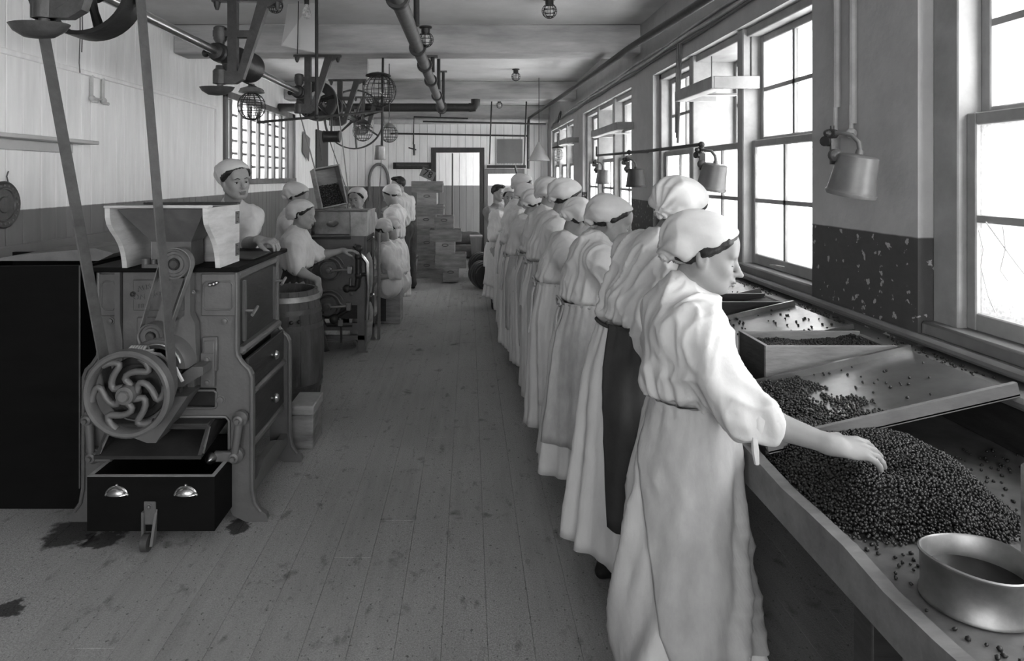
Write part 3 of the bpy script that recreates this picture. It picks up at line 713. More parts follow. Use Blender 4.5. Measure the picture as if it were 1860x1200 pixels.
    if legs == 'skirt' and seat is None:
        loft('skirt', 0, 1, 26, 0, -PI, PI, 120, True, skirt)
        if apron:
            am, az, a0, a1 = apron; loft('apron', -.012, (belt[2] - az) / (belt[2] - hem), 20, .012, a0, a1, 100, False, am, .9)
    elif legs == 'skirt':
        c = Clay(); kn = A(seat)
        for sgn in (-1, 0, 1): c.cap(pel + l * .09 * sgn + A([0, 0, -.01]), kn + l * .1 * sgn, .13 * sc, .10 * sc, .06)
        c.ell(belt + A([0, 0, -.03]), A((.12, .15, .06)) * sc, RT, .05)
        for sgn in (-1.3, 0, 1.3): c.cap(kn + l * .1 * sgn, A([kn[0], kn[1], hem + .09]) + l * .12 * sgn - f * .03, .10 * sc, .11 * sc, .06)
        c.half((0, 0, hem), (0, 0, -1), .01); V, Q = c.mesh(bv); V = relax(V, Q, 1); N = vert_normals(V, Q)
        V = V + N * (.034 * (ridge((V @ np.stack([f, l, up], 1)) * A([9, 13, 4]) + rs.rand(3) * 30) ** 2 - .4))[:, None]; surf('skirt', V, Q, skirt, body)
        if apron:
            c = Clay(); c.cap(pel + f * .06 + A([0, 0, .10]), kn + A([0, 0, .06]), .09, .12, .05)
            c.cap(kn + f * .04, A([kn[0], kn[1], apron[1] + .1]) + f * .06, .12, .12, .05); c.half((0, 0, apron[1]), (0, 0, -1), .01)
            V, Q = c.mesh(bv); V = relax(V, Q, 1); surf('apron', V, Q, apron[0], body)
    else:
        c = Clay(); c.ell(pel, A((.125, .16, .13)) * sc, np.stack([f, l, up], 1), .05)
        for i, ft in enumerate(feet):
            hip = pel + l * (-1, 1)[i] * .085 * sc + A([0, 0, -.04]); kn = (hip + ft) / 2 + f * .015; c.chain([hip, kn, ft + A([0, 0, .03])], [.105 * sc, .082 * sc, .068 * sc], .04)
        V, Q = c.mesh(.011); N = vert_normals(V, Q); V = V + N * (.01 * (ridge(V * A([14, 14, 7]) + rs.rand(3) * 9) ** 2 - .4))[:, None]; surf('trousers', V, Q, skirt, body)
        if apron:
            am, az, a0, a1 = apron; loft('apron', .02, (belt[2] - az) / (belt[2] - hem), 14, .03, a0, a1, 60, False, am, .4)
    # ---- waistband and bow
    th = np.linspace(-PI, PI, 48, endpoint=False); wob = .003 * np.sin(5 * th + ph[0])
    pts = [belt + f * (chest + .014) * sc * math.cos(t) + l * .152 * sc * math.sin(t) + up * wob[i] for i, t in enumerate(th)]
    MB().tube(pts, .0065, 8, closed=True).build('waistband', tie if not male else 'cloth_dark', body, smooth=1.2)
    if bow:
        b0 = belt - f * (chest + .022) * sc; m = MB()
        for sg in (-1, 1):
            m.tube([b0, b0 + lat * sg * .035 - fw * .014 + up * .022, b0 + lat * sg * .062 - fw * .01 - up * .002, b0 + lat * sg * .03 - fw * .012 - up * .016, b0], .005, 6)
            m.tube([b0, b0 + lat * sg * .014 - fw * .022 - up * .07, b0 + lat * sg * .03 - fw * .03 - up * .2, b0 + lat * sg * .022 - fw * .045 - up * .30], [.006, .007, .009, .008], 6)
        m.sphere(b0 - fw * .004, .013, 8, 6); m.build('apron_bow', tie, body, smooth=1.2)
    # ---- hair
    def P(x, y, z): return skull + H @ (A([x, y, z]) * sc)
    c = Clay()
    if male:
        c.ell(P(-.018, 0, .034), A((.095, .079, .087)) * sc, H, .02); c.half(P(.055, 0, .045), H @ A([.55, 0, -.84]), .01); c.half(P(-.02, 0, -.035), H @ A([.0, 0, -1]), .01)
        c.ell(P(.05, .01, .092), A((.045, .055, .025)) * sc, H, .02)
    else:
        c.ell(P(-.010, 0, .026), A((.0965, .0805, .0885)) * sc, H, .02); c.ell(P(-.055, 0, -.012), A((.05, .06, .05)) * sc, H, .03)
        for y in (-1, 1): c.cap(P(.046, y * .057, .044), P(.006, y * .073, .004), .016 * sc, .013 * sc, .02)
        c.half(P(.083, 0, .066), H @ A([.70, 0, -.71]), .008); c.half(P(-.02, 0, -.045 - hairlow), H @ A([0, 0, -1]), .01)
    V, Q = c.mesh(max(.0055, hv)); N = vert_normals(V, Q); q = ((V - skull) @ H) / sc
    V = V + N * (.006 * (ridge(q * A([18, 60, 60]) + rs.rand(3) * 20) - .5) + .004 * (vnoise(q * 120 + rs.rand(3) * 9) - .5))[:, None] * sc; surf('hair', V, Q, 'hair', body)
    # ---- cap: cloth drawn back and knotted at the nape
    if cap:
        c = Clay(); kx, kz = -.125, -.045
        c.ell(P(-.020, 0, .046), A((.111, .092 * capr, .077 * capr)) * sc, H, .02)
        c.ell(P(-.072, 0, .022), A((.066, .083 * capr, .073)) * sc, H, .04); c.cap(P(-.07, 0, -.0), P(-.112, 0, -.035), .055 * sc, .028 * sc, .03)
        nb = nrm(A([.80, 0, -1.25])); c.half(P(.070, 0, .072), H @ nrm(A([.68, 0, -.73])), .006); c.half(P(-.10, 0, -.055), H @ nrm(A([.12, 0, -1.])), .012)
        V, Q = c.mesh(max(.005, hv)); V = relax(V, Q, 1); N = vert_normals(V, Q); q = ((V - skull) @ H) / sc; d = q - A([kx, 0, kz]); dist = np.linalg.norm(d, axis=1)
        phi = np.arctan2(d[:, 1], d[:, 2] + .35 * d[:, 0]); o2 = rs.rand(4) * 6.28
        wv = np.sin(phi * 9 + 2.2 * vnoise(q * 14 + o2[0] * 9) + o2[0]) * .6 + np.sin(phi * 17 + 3 * vnoise(q * 18 + o2[1] * 7) + o2[1]) * .45
        fade = np.exp(-((dist - .06) / .10) ** 2); big = ridge(q * A([9, 15, 13]) + rs.rand(3) * 40) ** 3
        V = V + N * (fade * .0085 * np.sign(wv) * np.abs(wv) ** .8 + .006 * (big - .3) * np.clip((.115 - q[:, 0]) / .12, .1, 1))[:, None] * sc
        co = surf('cap', V, Q, 'cloth_cap', body)
        if knot:
            m = MB(); k0 = P(kx + .005, 0, kz - .005); m.sphere(k0, (.013 * sc, .016 * sc, .016 * sc), 8, 6)
            m.build('knot', 'cloth_cap', co, smooth=1.2)
    # ---- eyes and brows
    if eyes == 'open':
        for y in (-1, 1):
            e = MB().sphere(P(.0655, y * .031, -.0145), .0128 * sc, 14, 10).build('eye', 'eye_white', body); g = P(.0655, y * .031, -.0145) + H @ A([.0115, y * -.001, -.0005]) * sc
            MB().sphere(g, .0058 * sc, 10, 8).build('iris', 'eye_iris', e)
            MB().tube([P(.087, y * .013, .006), P(.0885, y * .028, .0115), P(.0785, y * .047, .006)], [.0022 * sc, .0030 * sc, .0014 * sc], 6).build('eyebrow', 'hair', body)
            MB().tube([P(.079, y * .021, -.0125), P(.082, y * .031, -.0095), P(.076, y * .042, -.0135)], .0013 * sc, 5).build('eyelashes', 'hair', body)
    else:
        for y in (-1, 1):
            MB().tube([P(.083, y * .012, .006), P(.083, y * .028, .0115), P(.073, y * .047, .007)], [.002 * sc, .0026 * sc, .0012 * sc], 6).build('eyebrow', 'hair', body)
            MB().tube([P(.0775, y * .021, -.0195), P(.081, y * .031, -.0215), P(.0745, y * .042, -.0195)], .0013 * sc, 5).build('eyelashes', 'hair', body)
    return body, dict(H=H, RT=RT, SR=SR, ER=ER, WR=WR, SL=SL, EL=EL, WL=WL, P=P)
# ------------------------------------------------------------------ the workers
R_ = math.radians
ROW = 'women sorting fruit along the window bench'
TABH = .795
HD = (None, (0.05, 0, 1), .55)
w1, w1d = person('nearest woman, white cap and apron, reaching bare forearm into the fruit heap', (.61, 1.95), R_(-8), PX(1252, 718, 1.95), PX(1240, 534, 1.95), PX(1284, 457, 1.95), (R_(-20), R_(-13), R_(0)),
    wr=PX(1505, 806, 1.61), wl_=(.64, 2.20, .84), handl=((.1, .1, -1), (1, .2, 0), .4), elbl=(.1, 1, 0), sc=.96, armk=.9, hv=.004, bv=.007, seed=1, group=ROW, hem=.10, hemr=(.20, .25), hipr=(.135, .16), hemoff=(.03, 0), apron=('cloth_apron', .31, (-3.0, -1.95), 2.1), twist=1.1, foldamp=1.25,
    sleeve=.61, hand=((1, -.04, -.16), (.12, -.42, 1), .46), elb=(.1, -.3, -1), crease=.011, bow=False, capr=1.0, folds=1.25, sh=.15)
# apron strings and cuff tie of the nearest woman
m = MB(); b0 = PX(1326, 728, 1.86)
for dx, dz in ((.006, -.10), (.016, -.085), (-.004, -.07)): m.tube([b0, b0 + Vector((dx, 0, dz * .5)), b0 + Vector((dx * .5, -.004, dz))], .0028, 5)
m.build('apron_string', 'cloth_apron', w1)
m = MB(); b0 = Vector(w1d['ER'] + (w1d['WR'] - w1d['ER']) * .14) + Vector((-.02, -.055, -.03)); m.tube([b0, b0 + Vector((0, -.006, -.03)), b0 + Vector((.004, -.006, -.065))], [.007, .009, .006], 6).build('cuff_tie', 'cloth_white', w1)
person('tall woman in white with a long black apron, second along the bench', (.575, 2.56), R_(14), PX(1143, 584, 2.55), PX(1198, 440, 2.52), PX(1238, 380, 2.55), (R_(38), R_(-14), R_(-8)),
    wr=(.88, 2.50, .95), wl_=(.95, 2.75, .95), hand=((.3, 0, -1), (1, 0, .3), .4), sc=1.0, hv=.006, bv=.008, seed=2, group=ROW, hem=.20, hemr=(.175, .24), hipr=(.13, .17), apron=('cloth_dark', .345, (-2.75, -2.35), 1.9), sleeve=.7, tie='cloth_dark', folds=1.2, hairlow=.02)
person('woman in profile with a wide white cap and fruit-stained apron tied behind', (.555, 3.27), R_(2), PX(1064, 548, 3.25), PX(1085, 438, 3.25), PX(1114, 400, 3.25), (R_(-15), R_(-16), R_(2)),
    wr=(.98, 3.12, .93), wl_=(1.0, 3.42, .93), sc=.98, hv=.006, bv=.008, seed=3, group=ROW, hem=.19, hemr=(.20, .24), hipr=(.135, .17), apron=('cloth_soiled', .34, -2.75, 1.9), sleeve=.75, bow=True, folds=1.2)
person('stooping woman whose white cap hides her face, fourth along the bench', (.52, 3.92), R_(2), PX(1010, 512, 3.9), PX(1036, 434, 3.86), PX(1054, 400, 3.86), (R_(18), R_(-38), R_(-6)),
    wr=(.96, 3.78, .93), wl_=(.98, 4.05, .93), sc=.95, hv=.007, seed=4, group=ROW, hem=.14, hemr=(.16, .22), hipr=(.13, .165), sleeve=.75, apron=('cloth_white', .3, -2.4, 1.9), bow=True)
person('woman with a dark braid on her neck under a large white cap', (.515, 4.5), R_(4), PX(990, 474, 4.5), PX(1010, 396, 4.5), PX(1031, 357, 4.5), (R_(14), R_(-14), 0),
    wr=(.95, 4.36, .93), wl_=(.97, 4.62, .93), sc=1.0, hv=.007, seed=5, group=ROW, hem=.14, hemr=(.15, .22), hipr=(.13, .17), sleeve=.75, apron=('cloth_apron', .3, -2.5, 1.9), hairlow=.03, bow=True, capr=1.04)
person('woman in a taut white apron with her cap lit from the window', (.50, 5.1), R_(6), PX(972, 460, 5.1), PX(990, 386, 5.1), PX(1003, 350, 5.1), (R_(12), R_(-10), 0),
    wr=(.93, 4.95, .93), wl_=(.95, 5.2, .93), sc=1.0, hv=.008, seed=6, group=ROW, hem=.16, hemr=(.15, .22), hipr=(.15, .18), sleeve=.9, apron=('cloth_apron', .32, -2.6, 1.9), bow=True)
person('shorter woman with a tightly gathered cap between two taller sorters', (.44, 5.72), R_(6), PX(944, 463, 5.7), PX(955, 400, 5.7), PX(973, 370, 5.7), (R_(20), R_(-22), 0),
    wr=(.9, 5.6, .92), wl_=(.9, 5.85, .92), sc=.96, hv=.008, seed=7, group=ROW, hem=.14, hemr=(.15, .21), hipr=(.13, .165), sleeve=.9, apron=('cloth_apron', .32, -2.6, 1.9), bow=True)
person('white-capped woman seen from behind, third from the far end of the bench', (.44, 6.5), R_(4), PX(934, 442, 6.5), PX(944, 382, 6.5), PX(958, 355, 6.5), (R_(10), R_(-16), 0),
    wr=(.9, 6.4, .92), wl_=(.9, 6.6, .92), sc=.97, hv=.008, seed=8, group=ROW, hem=.14, hemr=(.15, .21), hipr=(.13, .165), sleeve=.9, apron=('cloth_white', .32, -2.6, 1.9), bow=True)
person('farthest white-capped sorter half hidden behind the other caps', (.45, 7.2), R_(0), PX(926, 420, 7.2), PX(942, 366, 7.2), PX(952, 336, 7.2), (R_(0), R_(-10), 0),
    wr=(.9, 7.05, .92), wl_=(.9, 7.3, .92), sc=1.0, hv=.008, seed=9, group=ROW, hem=.15, hemr=(.15, .2), hipr=(.13, .165), sleeve=.9, apron=('cloth_white', .32, -2.6, 1.9))
person('girl at the end of the bench turning to face the viewer', (.38, 7.95), R_(-70), PX(912, 432, 7.9), PX(920, 384, 7.9), PX(926, 357, 7.9), (R_(-95), R_(-5), R_(6)),
    wr=(.48, 7.7, .92), wl_=(.6, 7.8, .92), sc=.93, hv=.007, seed=10, hem=.16, hemr=(.18, .19), hipr=(.12, .15), sleeve=.9, eyes='open', apron=('cloth_white', .3, -2., 2.))
person('young man in a grey shirt and white apron with folded arms', (.39, 8.75), R_(-50), PX(904, 437, 8.7), PX(903, 374, 8.7), PX(905, 350, 8.7), (R_(-38), R_(-3), 0),
    wr=(.55, 8.5, 1.02), wl_=(.42, 8.42, 1.0), sc=.93, hv=.007, seed=12, hem=.10, hemr=(.15, .17), hipr=(.13, .16), sleeve=.72, eyes='open', male=True, cap=None, legs='trousers', blouse='cloth_grey', skirt='cloth_trouser',
    apron=('cloth_white', .42, -2., 2.), elb=(-.2, .3, -1), hand=((.2, .1, .2), (0, -1, .4), .5))
LEFT = 'workers around the machines'
# operator of the near machine
L1, L1d = person('machine operator in a white cap gazing out, hand resting on the machine top', (-1.53, 4.06), R_(-72), PX(424, 484, 4.12), PX(421, 372, 4.10), PX(427, 325, 4.02), (R_(-44), R_(-4), R_(-5)),
    wr=(-1.62, 3.80, 1.22), wl_=PX(468, 436, 3.72), sc=1.03, hv=.0055, bv=.008, seed=20, group=LEFT, hem=.14, hemr=(.17, .19), hipr=(.13, .16), sleeve=.5, eyes='open', apron=('cloth_apron', .3, -2, 2), handl=((1, -.25, -.05), (0, -.2, 1), .85), elbl=(-.6, .1, -1), elb=(-.4, 0, -1), capr=.98, folds=.55, sh=.118, slv=.8)
person('girl in a white short-sleeved blouse and dark skirt beside the barrel', (-1.36, 5.3), R_(5), PX(541, 487, 5.25), PX(538, 420, 5.25), PX(551, 389, 5.25), (R_(-2), R_(-8), R_(4)),
    wr=PX(577, 508, 5.03), wl_=(-1.06, 5.5, .98), armk=.84, sc=.95, hv=.006, seed=21, group=LEFT, hem=.20, hemr=(.19, .2), hipr=(.13, .16), skirt='cloth_dark', sleeve=.46, elb=(-.6, -.2, -.4), tie='cloth_dark', hand=((.15, -.05, -1), (1, -.3, 0), .35), handl=((1, 0, 0), (0, 0, 1), .4), collar=False)
person('woman with lowered dark fringe behind the girl by the barrel', (-1.60, 6.05), R_(10), PX(524, 455, 6.), PX(528, 388, 6.), PX(541, 356, 6.), (R_(0), R_(-18), 0),
    wr=(-1.35, 6.0, .85), wl_=(-1.3, 6.2, .9), sc=1.0, hv=.007, seed=22, group=LEFT, hem=.14, sleeve=.9, apron=('cloth_apron', .3, -2, 2), hipr=(.14, .17))
L4, L4d = person('woman tipping a crate of fruit into the far machine hopper', (-1.24, 7.05), R_(-95), PX(646, 446, 7.), PX(648, 384, 7.), PX(648, 360, 7.), (R_(-108), R_(-5), R_(-6)),
    wr=PX(625, 388, 6.78), wl_=PX(672, 440, 6.8), sc=.98, hv=.007, seed=23, group=LEFT, hem=.14, hemr=(.13, .16), hipr=(.12, .15), sleeve=.9, eyes='open', hand=((-.1, -.3, 1), (0, -1, -.2), .8), elb=(-.3, .2, -1))
person('standing woman looking down beyond the far machine', (-.93, 8.1), R_(165), PX(716, 432, 8.1), PX(719, 378, 8.1), PX(709, 353, 8.1), (R_(175), R_(-22), 0),
    wr=(-1.2, 8.2, .95), wl_=(-1.2, 7.95, .95), sc=.97, hv=.007, seed=24, group=LEFT, hem=.14, hemr=(.19, .2), sleeve=.9, apron=('cloth_apron', .3, -2, 2), elb=(.3, 0, -1))
person('woman sitting on the wooden block, sleeve rolled and arm hanging down', (-.90, 7.18), R_(175), PX(706, 497, 7.15), PX(701, 444, 7.15), PX(691, 418, 7.12), (R_(172), R_(-25), 0),
    wr=(-1.1, 7.35, .62), wl_=PX(683, 506, 6.93), sc=.97, hv=.007, seed=25, group=LEFT, hem=.10, sleeve=.6, seat=PX(664, 505, 7.15), elb=(.6, -.2, -1), capr=.95, handl=((-.3, 0, -1), (-1, 0, .2), .4))
person('small white-capped worker crouched close behind the seated woman', (-.82, 7.66), R_(170), PX(722, 496, 7.6), PX(716, 440, 7.6), PX(707, 412, 7.6), (R_(185), R_(-20), 0),
    wr=(-1.0, 7.85, .62), wl_=(-1.02, 7.5, .6), sc=.95, hv=.007, seed=26, group=LEFT, hem=.10, sleeve=.9, seat=PX(700, 505, 7.6), elb=(.3, 0, -1), capr=.9, shoes=False)
person('dark-haired man in a white shirt and dark trousers by the crate stacks', (-.86, 9.35), R_(150), PX(737, 402, 9.3), PX(731, 358, 9.3), PX(723, 336, 9.3), (R_(205), R_(-4), 0),
    wr=(-1.15, 9.3, 1.08), wl_=(-1.1, 9.15, 1.1), sc=1.02, hv=.007, seed=27, hem=.1, sleeve=.75, male=True, cap=None, legs='trousers', skirt='cloth_trouser', elb=(.4, 0, -1), hand=((-.3, .3, .3), (0, -1, .3), .6))
# ------------------------------------------------------------------ the sorting bench and what lies on it
XF = .80
bench = thing('sorting_bench', 'long low sorting bench with a worn pale front board under the windows', 'bench', (1.2, 4.0, 0))
MB().box((XF + .02, .35, .755), (XR - .01, 12.6, TABH), .004).build('top', 'table_top', bench)
n = 90; poly = [(.3 + 12.3 * i / n, .820 + .006 * math.sin(i * 1.7) + .005 * math.sin(i * .63) + random.uniform(-.002, .002)) for i in range(n + 1)]
MB().prism([(.3, .725)] + poly + [(12.6, .725)], (XF - .012, 0, 0), (0, 1, 0), (0, 0, 1), (.032, 0, 0)).build('front_board', 'wood_table', bench, smooth=None)
MB().box((XR - .035, .35, TABH), (XR - .012, 12.6, .93), .004).build('back_board', 'wood_dark', bench, smooth=None)
for y in (.5, 1.42, 3.0, 4.6, 6.2, 7.8, 9.4, 11, 12.4):
    for x in (XF + .10, XR - .12): MB().box((x - .035, y, 0), (x + .035, y + .07, .756), .005).build('leg', 'wood_dark', bench)
for y in (1.42, 4.6, 7.8, 11): MB().box((XF + .12, y + .01, .62), (XR - .12, y + .06, .756), .005).build('rail', 'wood_dark', bench)

# tilted metal trays on the bench, raised against the wall ledge
TX0, TX1, TZ0, TZ1 = .835, 1.535, .832, .992
sl = (TZ1 - TZ0) / (TX1 - TX0)
def tz(x): return TZ0 + (x - TX0) * sl
tl = ('nearest tilted metal tray strewn with currants, beside the reaching hand', 'shining empty metal tray beyond the wedge box of currants', 'third metal tray along the bench, scattered with loose fruit', 'fourth tilted tray along the bench, in front of the stooping woman', 'fifth tilted tray from the viewer along the bench')
TR = ((1.84, 2.30), (2.63, 3.12), (3.47, 3.95), (4.30, 4.78), (5.15, 5.6))
for i, (a, b) in enumerate(TR):
    t = thing('sorting_tray', tl[i], 'tray', (1.2, (a + b) / 2, TABH), 'tilted sorting trays')
    u = Vector((TX1 - TX0, 0, TZ1 - TZ0)); nn = Vector((-sl, 0, 1)).normalized()
    def slab(y0, y1, s0, s1, h0, h1): 
        p0 = Vector((TX0, 0, TZ0)); return [(p0 + u * s + nn * h + Vector((0, y, 0))) for h in (h0, h1) for y in (y0, y1) for s in (s0, s1)]
    def sbox(y0, y1, s0, s1, h0, h1):
        v = slab(y0, y1, s0, s1, h0, h1); return MB().add(v, [(0, 1, 3, 2), (4, 6, 7, 5), (0, 4, 5, 1), (1, 5, 7, 3), (3, 7, 6, 2), (2, 6, 4, 0)])
    sbox(a, b, 0, 1, -.003, .001).build('sheet', 'zinc_tray', t, smooth=None)
    sbox(a, a + .014, 0, 1, -.006, .034 if i == 0 else .022).build('side_rim', 'wood_table' if i == 0 else 'zinc_tray', t, smooth=None)
    sbox(b - .012, b, 0, 1, -.006, .024).build('side_rim', 'zinc_tray', t, smooth=None)
    sbox(a + .014, b - .014, 0, .018, -.004, .034).build('front_rim', 'wood_dark', t, smooth=None)
    MB().box((XF + .04, a + .03, TABH), (XF + .10, b - .03, TZ0 + .002), .003).build('front_batten', 'wood_dark', t)
# wedge-shaped wooden boxes standing in the slope
bl = ('wedge-shaped wooden box of currants just beyond the nearest tray', 'dark wedge-shaped box with a pale worn rim below the wide window', 'third wedge-shaped box along the bench', 'fourth wedge-shaped box along the bench, beside the braided woman')
BX = ((2.36, 2.60), (3.19, 3.43), (4.0, 4.24), (4.85, 5.1))
for i, (a, b) in enumerate(BX):
    t = thing('sorting_box', bl[i], 'box', (1.32, (a + b) / 2, TABH), 'wedge boxes between the trays')
    x0, x1, zt = 1.06, 1.53, .992; th = .013; m_ = ('wood_crate', 'wood_dark')[i % 2]
    def zb(x): return tz(x) - .018
    for y in (a, b - th): MB().prism([(x0, zb(x0)), (x1, zb(x1)), (x1, zt), (x0, zt)], (0, y, 0), (1, 0, 0), (0, 0, 1), (0, th, 0)).build('side', m_, t, smooth=None)
    MB().box((x0, a + th, zb(x0)), (x0 + th, b - th, zt)).build('end', 'wood_dark', t, smooth=None)
    MB().prism([(x0 + th, zb(x0)), (x1, zb(x1)), (x1, zb(x1) + .006), (x0 + th, zb(x0) + .008)], (0, a + th, 0), (1, 0, 0), (0, 0, 1), (0, b - a - 2 * th, 0)).build('bottom', 'wood_dark', t, smooth=None)
    rm = MB(); rm.box((x0, a, zt), (x1, a + th, zt + .002)); rm.box((x0, b - th, zt), (x1, b, zt + .002)); rm.box((x0, a + th, zt), (x0 + th, b - th, zt + .002)); rm.build('worn_rim', 'wood_crate_pale', t, smooth=None)
    MB().box((x0 + .02, a + .02, TABH), (x0 + .06, b - .02, zb(x0) + .006), .003).build('batten', 'wood_dark', t)

# currants: a low ball repeated as one mass
_t = (1 + 5 ** .5) / 2
ICO = A([(-1, _t, 0), (1, _t, 0), (-1, -_t, 0), (1, -_t, 0), (0, -1, _t), (0, 1, _t), (0, -1, -_t), (0, 1, -_t), (_t, 0, -1), (_t, 0, 1), (-_t, 0, -1), (-_t, 0, 1)]) / math.sqrt(1 + _t * _t)
ICF = A([(0, 11, 5), (0, 5, 1), (0, 1, 7), (0, 7, 10), (0, 10, 11), (1, 5, 9), (5, 11, 4), (11, 10, 2), (10, 7, 6), (7, 1, 8), (3, 9, 4), (3, 4, 2), (3, 2, 6), (3, 6, 8), (3, 8, 9), (4, 9, 5), (2, 4, 11), (6, 2, 10), (8, 6, 7), (9, 8, 1)])
def berries(name, pts, label, cat='fruit', r=.0052, base=None, seed=1, kind='stuff', group=None):
    rs = np.random.RandomState(seed); n = len(pts); pts = A(pts, float); rad = r * (.75 + .5 * rs.rand(n))
    q = rs.randn(n, 4); q /= np.linalg.norm(q, axis=1)[:, None]; w, x, y, z = q.T
    Rm = np.stack([1 - 2 * (y * y + z * z), 2 * (x * y - z * w), 2 * (x * z + y * w), 2 * (x * y + z * w), 1 - 2 * (x * x + z * z), 2 * (y * z - x * w), 2 * (x * z - y * w), 2 * (y * z + x * w), 1 - 2 * (x * x + y * y)], 1).reshape(n, 3, 3)
    sq = ICO[None] * (1 + .3 * (rs.rand(n, 12, 1) - .5)) * A([1, .9, .78])[None, None]
    V = np.einsum('nij,nkj->nki', Rm, sq) * rad[:, None, None] + pts[:, None]; V = V.reshape(-1, 3); Q = (ICF[None] + 12 * np.arange(n)[:, None, None]).reshape(-1, 3).tolist()
    if base is not None: bv, bf = base; k = len(V); V = np.concatenate([V, bv]); Q = Q + [tuple(i + k for i in f) for f in bf]
    o0 = V.min(0) * .5 + V.max(0) * .5; o0[2] = V[:, 2].min(); return surf(name, V, Q, 'fruit', at=o0, label=label, cat=cat, kind=kind, group=group)
def jgrid(x0, x1, y0, y1, d, rs):
    xs = np.arange(x0, x1, d); ys = np.arange(y0, y1, d); X, Y = np.meshgrid(xs, ys); X = X + (np.arange(len(ys))[:, None] % 2) * d / 2
    P = np.stack([X.ravel(), Y.ravel()], 1); return P + (rs.rand(*P.shape) - .5) * d * .75
def sstep(a, b, x): t = np.clip((x - a) / (b - a), 0, 1); return t * t * (3 - 2 * t)
rs = np.random.RandomState(3)
def heap(x, y):
    z0 = np.zeros(len(x)); P = np.stack([x * 9, y * 9, z0], 1); w = (vnoise(P) - .5)
    h = sstep(.835, .96, x + w * .03) * sstep(1.37 - w * .05, 1.37 + .1 + .1 * sstep(1.2, 1.35, x), x * 0 + 1.37 + .0) if False else None
    right = 1.33 + .08 * w - .25 * np.clip(1.62 - y, 0, 1) * 0
    a = sstep(0, .12, x - .828 + w * .02); b = sstep(0, .16, y - 1.435 + w * .06 - .05 * np.clip(x - 1.1, 0, 1)); c = sstep(0, .17, right - x); d = sstep(0, .25, 2.15 - y)
    return .092 * a * b * c * d * (1 + .35 * w) * (1 - .35 * np.exp(-((x - 1.02) ** 2 + (y - 1.62) ** 2) / .004)) , a * b * c * d
G = jgrid(.83, 1.45, 1.40, 2.15, .0064, rs); hh, mk = heap(G[:, 0], G[:, 1]); sel = (mk > .004) & ((mk > .05) | (rs.rand(len(G)) < .45)); G = G[sel]; hh = hh[sel]
lay1 = np.stack([G[:, 0], G[:, 1], TABH + hh + .003 + rs.rand(len(G)) * .006], 1)
g2 = jgrid(.84, 1.4, 1.43, 2.12, .009, rs); h2, m2 = heap(g2[:, 0], g2[:, 1]); g2 = g2[m2 > .08]; h2 = h2[m2 > .08]; lay2 = np.stack([g2[:, 0], g2[:, 1], TABH + h2 + .008 + rs.rand(len(g2)) * .004], 1)
nx, ny = 40, 50; xs = np.linspace(.835, 1.42, nx); ys = np.linspace(1.40, 2.15, ny); XX, YY = np.meshgrid(xs, ys); hb, mb = heap(XX.ravel(), YY.ravel())
bv = np.stack([XX.ravel(), YY.ravel(), TABH - .002 + hb], 1); bf = [(j * nx + i, j * nx + i + 1, (j + 1) * nx + i + 1, (j + 1) * nx + i) for j in range(ny - 1) for i in range(nx - 1) if mb[j * nx + i] > .02]
berries('currant_heap', np.concatenate([lay1, lay2]), 'big heap of dark currants on the bench under the reaching hand', base=(bv, bf), r=.0043)
def tray_pts(a, b, dens, seed):
    rs = np.random.RandomState(seed); g = jgrid(TX0 + .018, TX1 - .01, a + .018, b - .018, .0085, rs); s = (g[:, 0] - TX0) / (TX1 - TX0); v = (g[:, 1] - a) / (b - a)
    p = dens(s, v, vnoise(np.stack([g[:, 0] * 22, g[:, 1] * 22, s * 0 + seed], 1))); k = rs.rand(len(g)) < p; g = g[k]; s = s[k]
    lift = np.where(p[k] > .9, rs.rand(k.sum()) * .010, 0); return np.stack([g[:, 0], g[:, 1], tz(g[:, 0]) + .005 + lift], 1)
def d1(s, v, n): 
    lower = (s < .40 - .12 * v + .08 * n); band = (np.abs(v - .93 + .2 * np.abs(s - .3)) < .05) & (s < .42) & (s > .1)
    mid = np.where((s < .62 - .2 * v) & (n > .45), .75, 0) * (s > .3); sc_ = np.where(s < .8, .018, .008); return np.maximum.reduce([lower * 1., band * .95, mid, sc_])
p1 = tray_pts(*TR[0], d1, 5); e1 = p1[p1[:, 0] < TX0 + .2].copy(); e1[:, 2] += .008
berries('tray_currants', np.concatenate([p1, e1]), 'currants scattered across the nearest tilted metal tray', r=.0046, seed=4)
for i, (lab, q) in enumerate((('few stray currants on the shining tray beyond the wedge box', .035), ('currants dotted over the third metal tray', .07), ('currants spread over the fourth tray', .3))):
    berries('tray_currants', tray_pts(*TR[i + 1], lambda s, v, n: np.where(s < .25, .5, q) * (n > .35), 30 + i), lab, seed=40 + i)
for i, (a, b) in enumerate(BX[:1] + BX[2:3]):
    g = jgrid(1.078, 1.50, a + .016, b - .016, .008, rs); z = np.maximum(.955 + .012 * vnoise(np.stack([g[:, 0] * 15, g[:, 1] * 15, g[:, 0] * 0 + i], 1)), tz(g[:, 0]) - .004) + rs.rand(len(g)) * .005
    nx, ny = 12, 6; xs = np.linspace(1.075, 1.5, nx); ys = np.linspace(a + .014, b - .014, ny); XX, YY = np.meshgrid(xs, ys); bv = np.stack([XX.ravel(), YY.ravel(), np.maximum(.957, tz(XX.ravel()) - .006)], 1)
    berries('box_currants', np.concatenate([np.stack([g[:, 0], g[:, 1], z], 1)]), ('currants heaped in the nearest wedge-shaped box', 'currants in the third wedge-shaped box')[i], seed=50 + i, base=(bv, [(j * nx + q, j * nx + q + 1, (j + 1) * nx + q + 1, (j + 1) * nx + q) for j in range(ny - 1) for q in range(nx - 1)]))
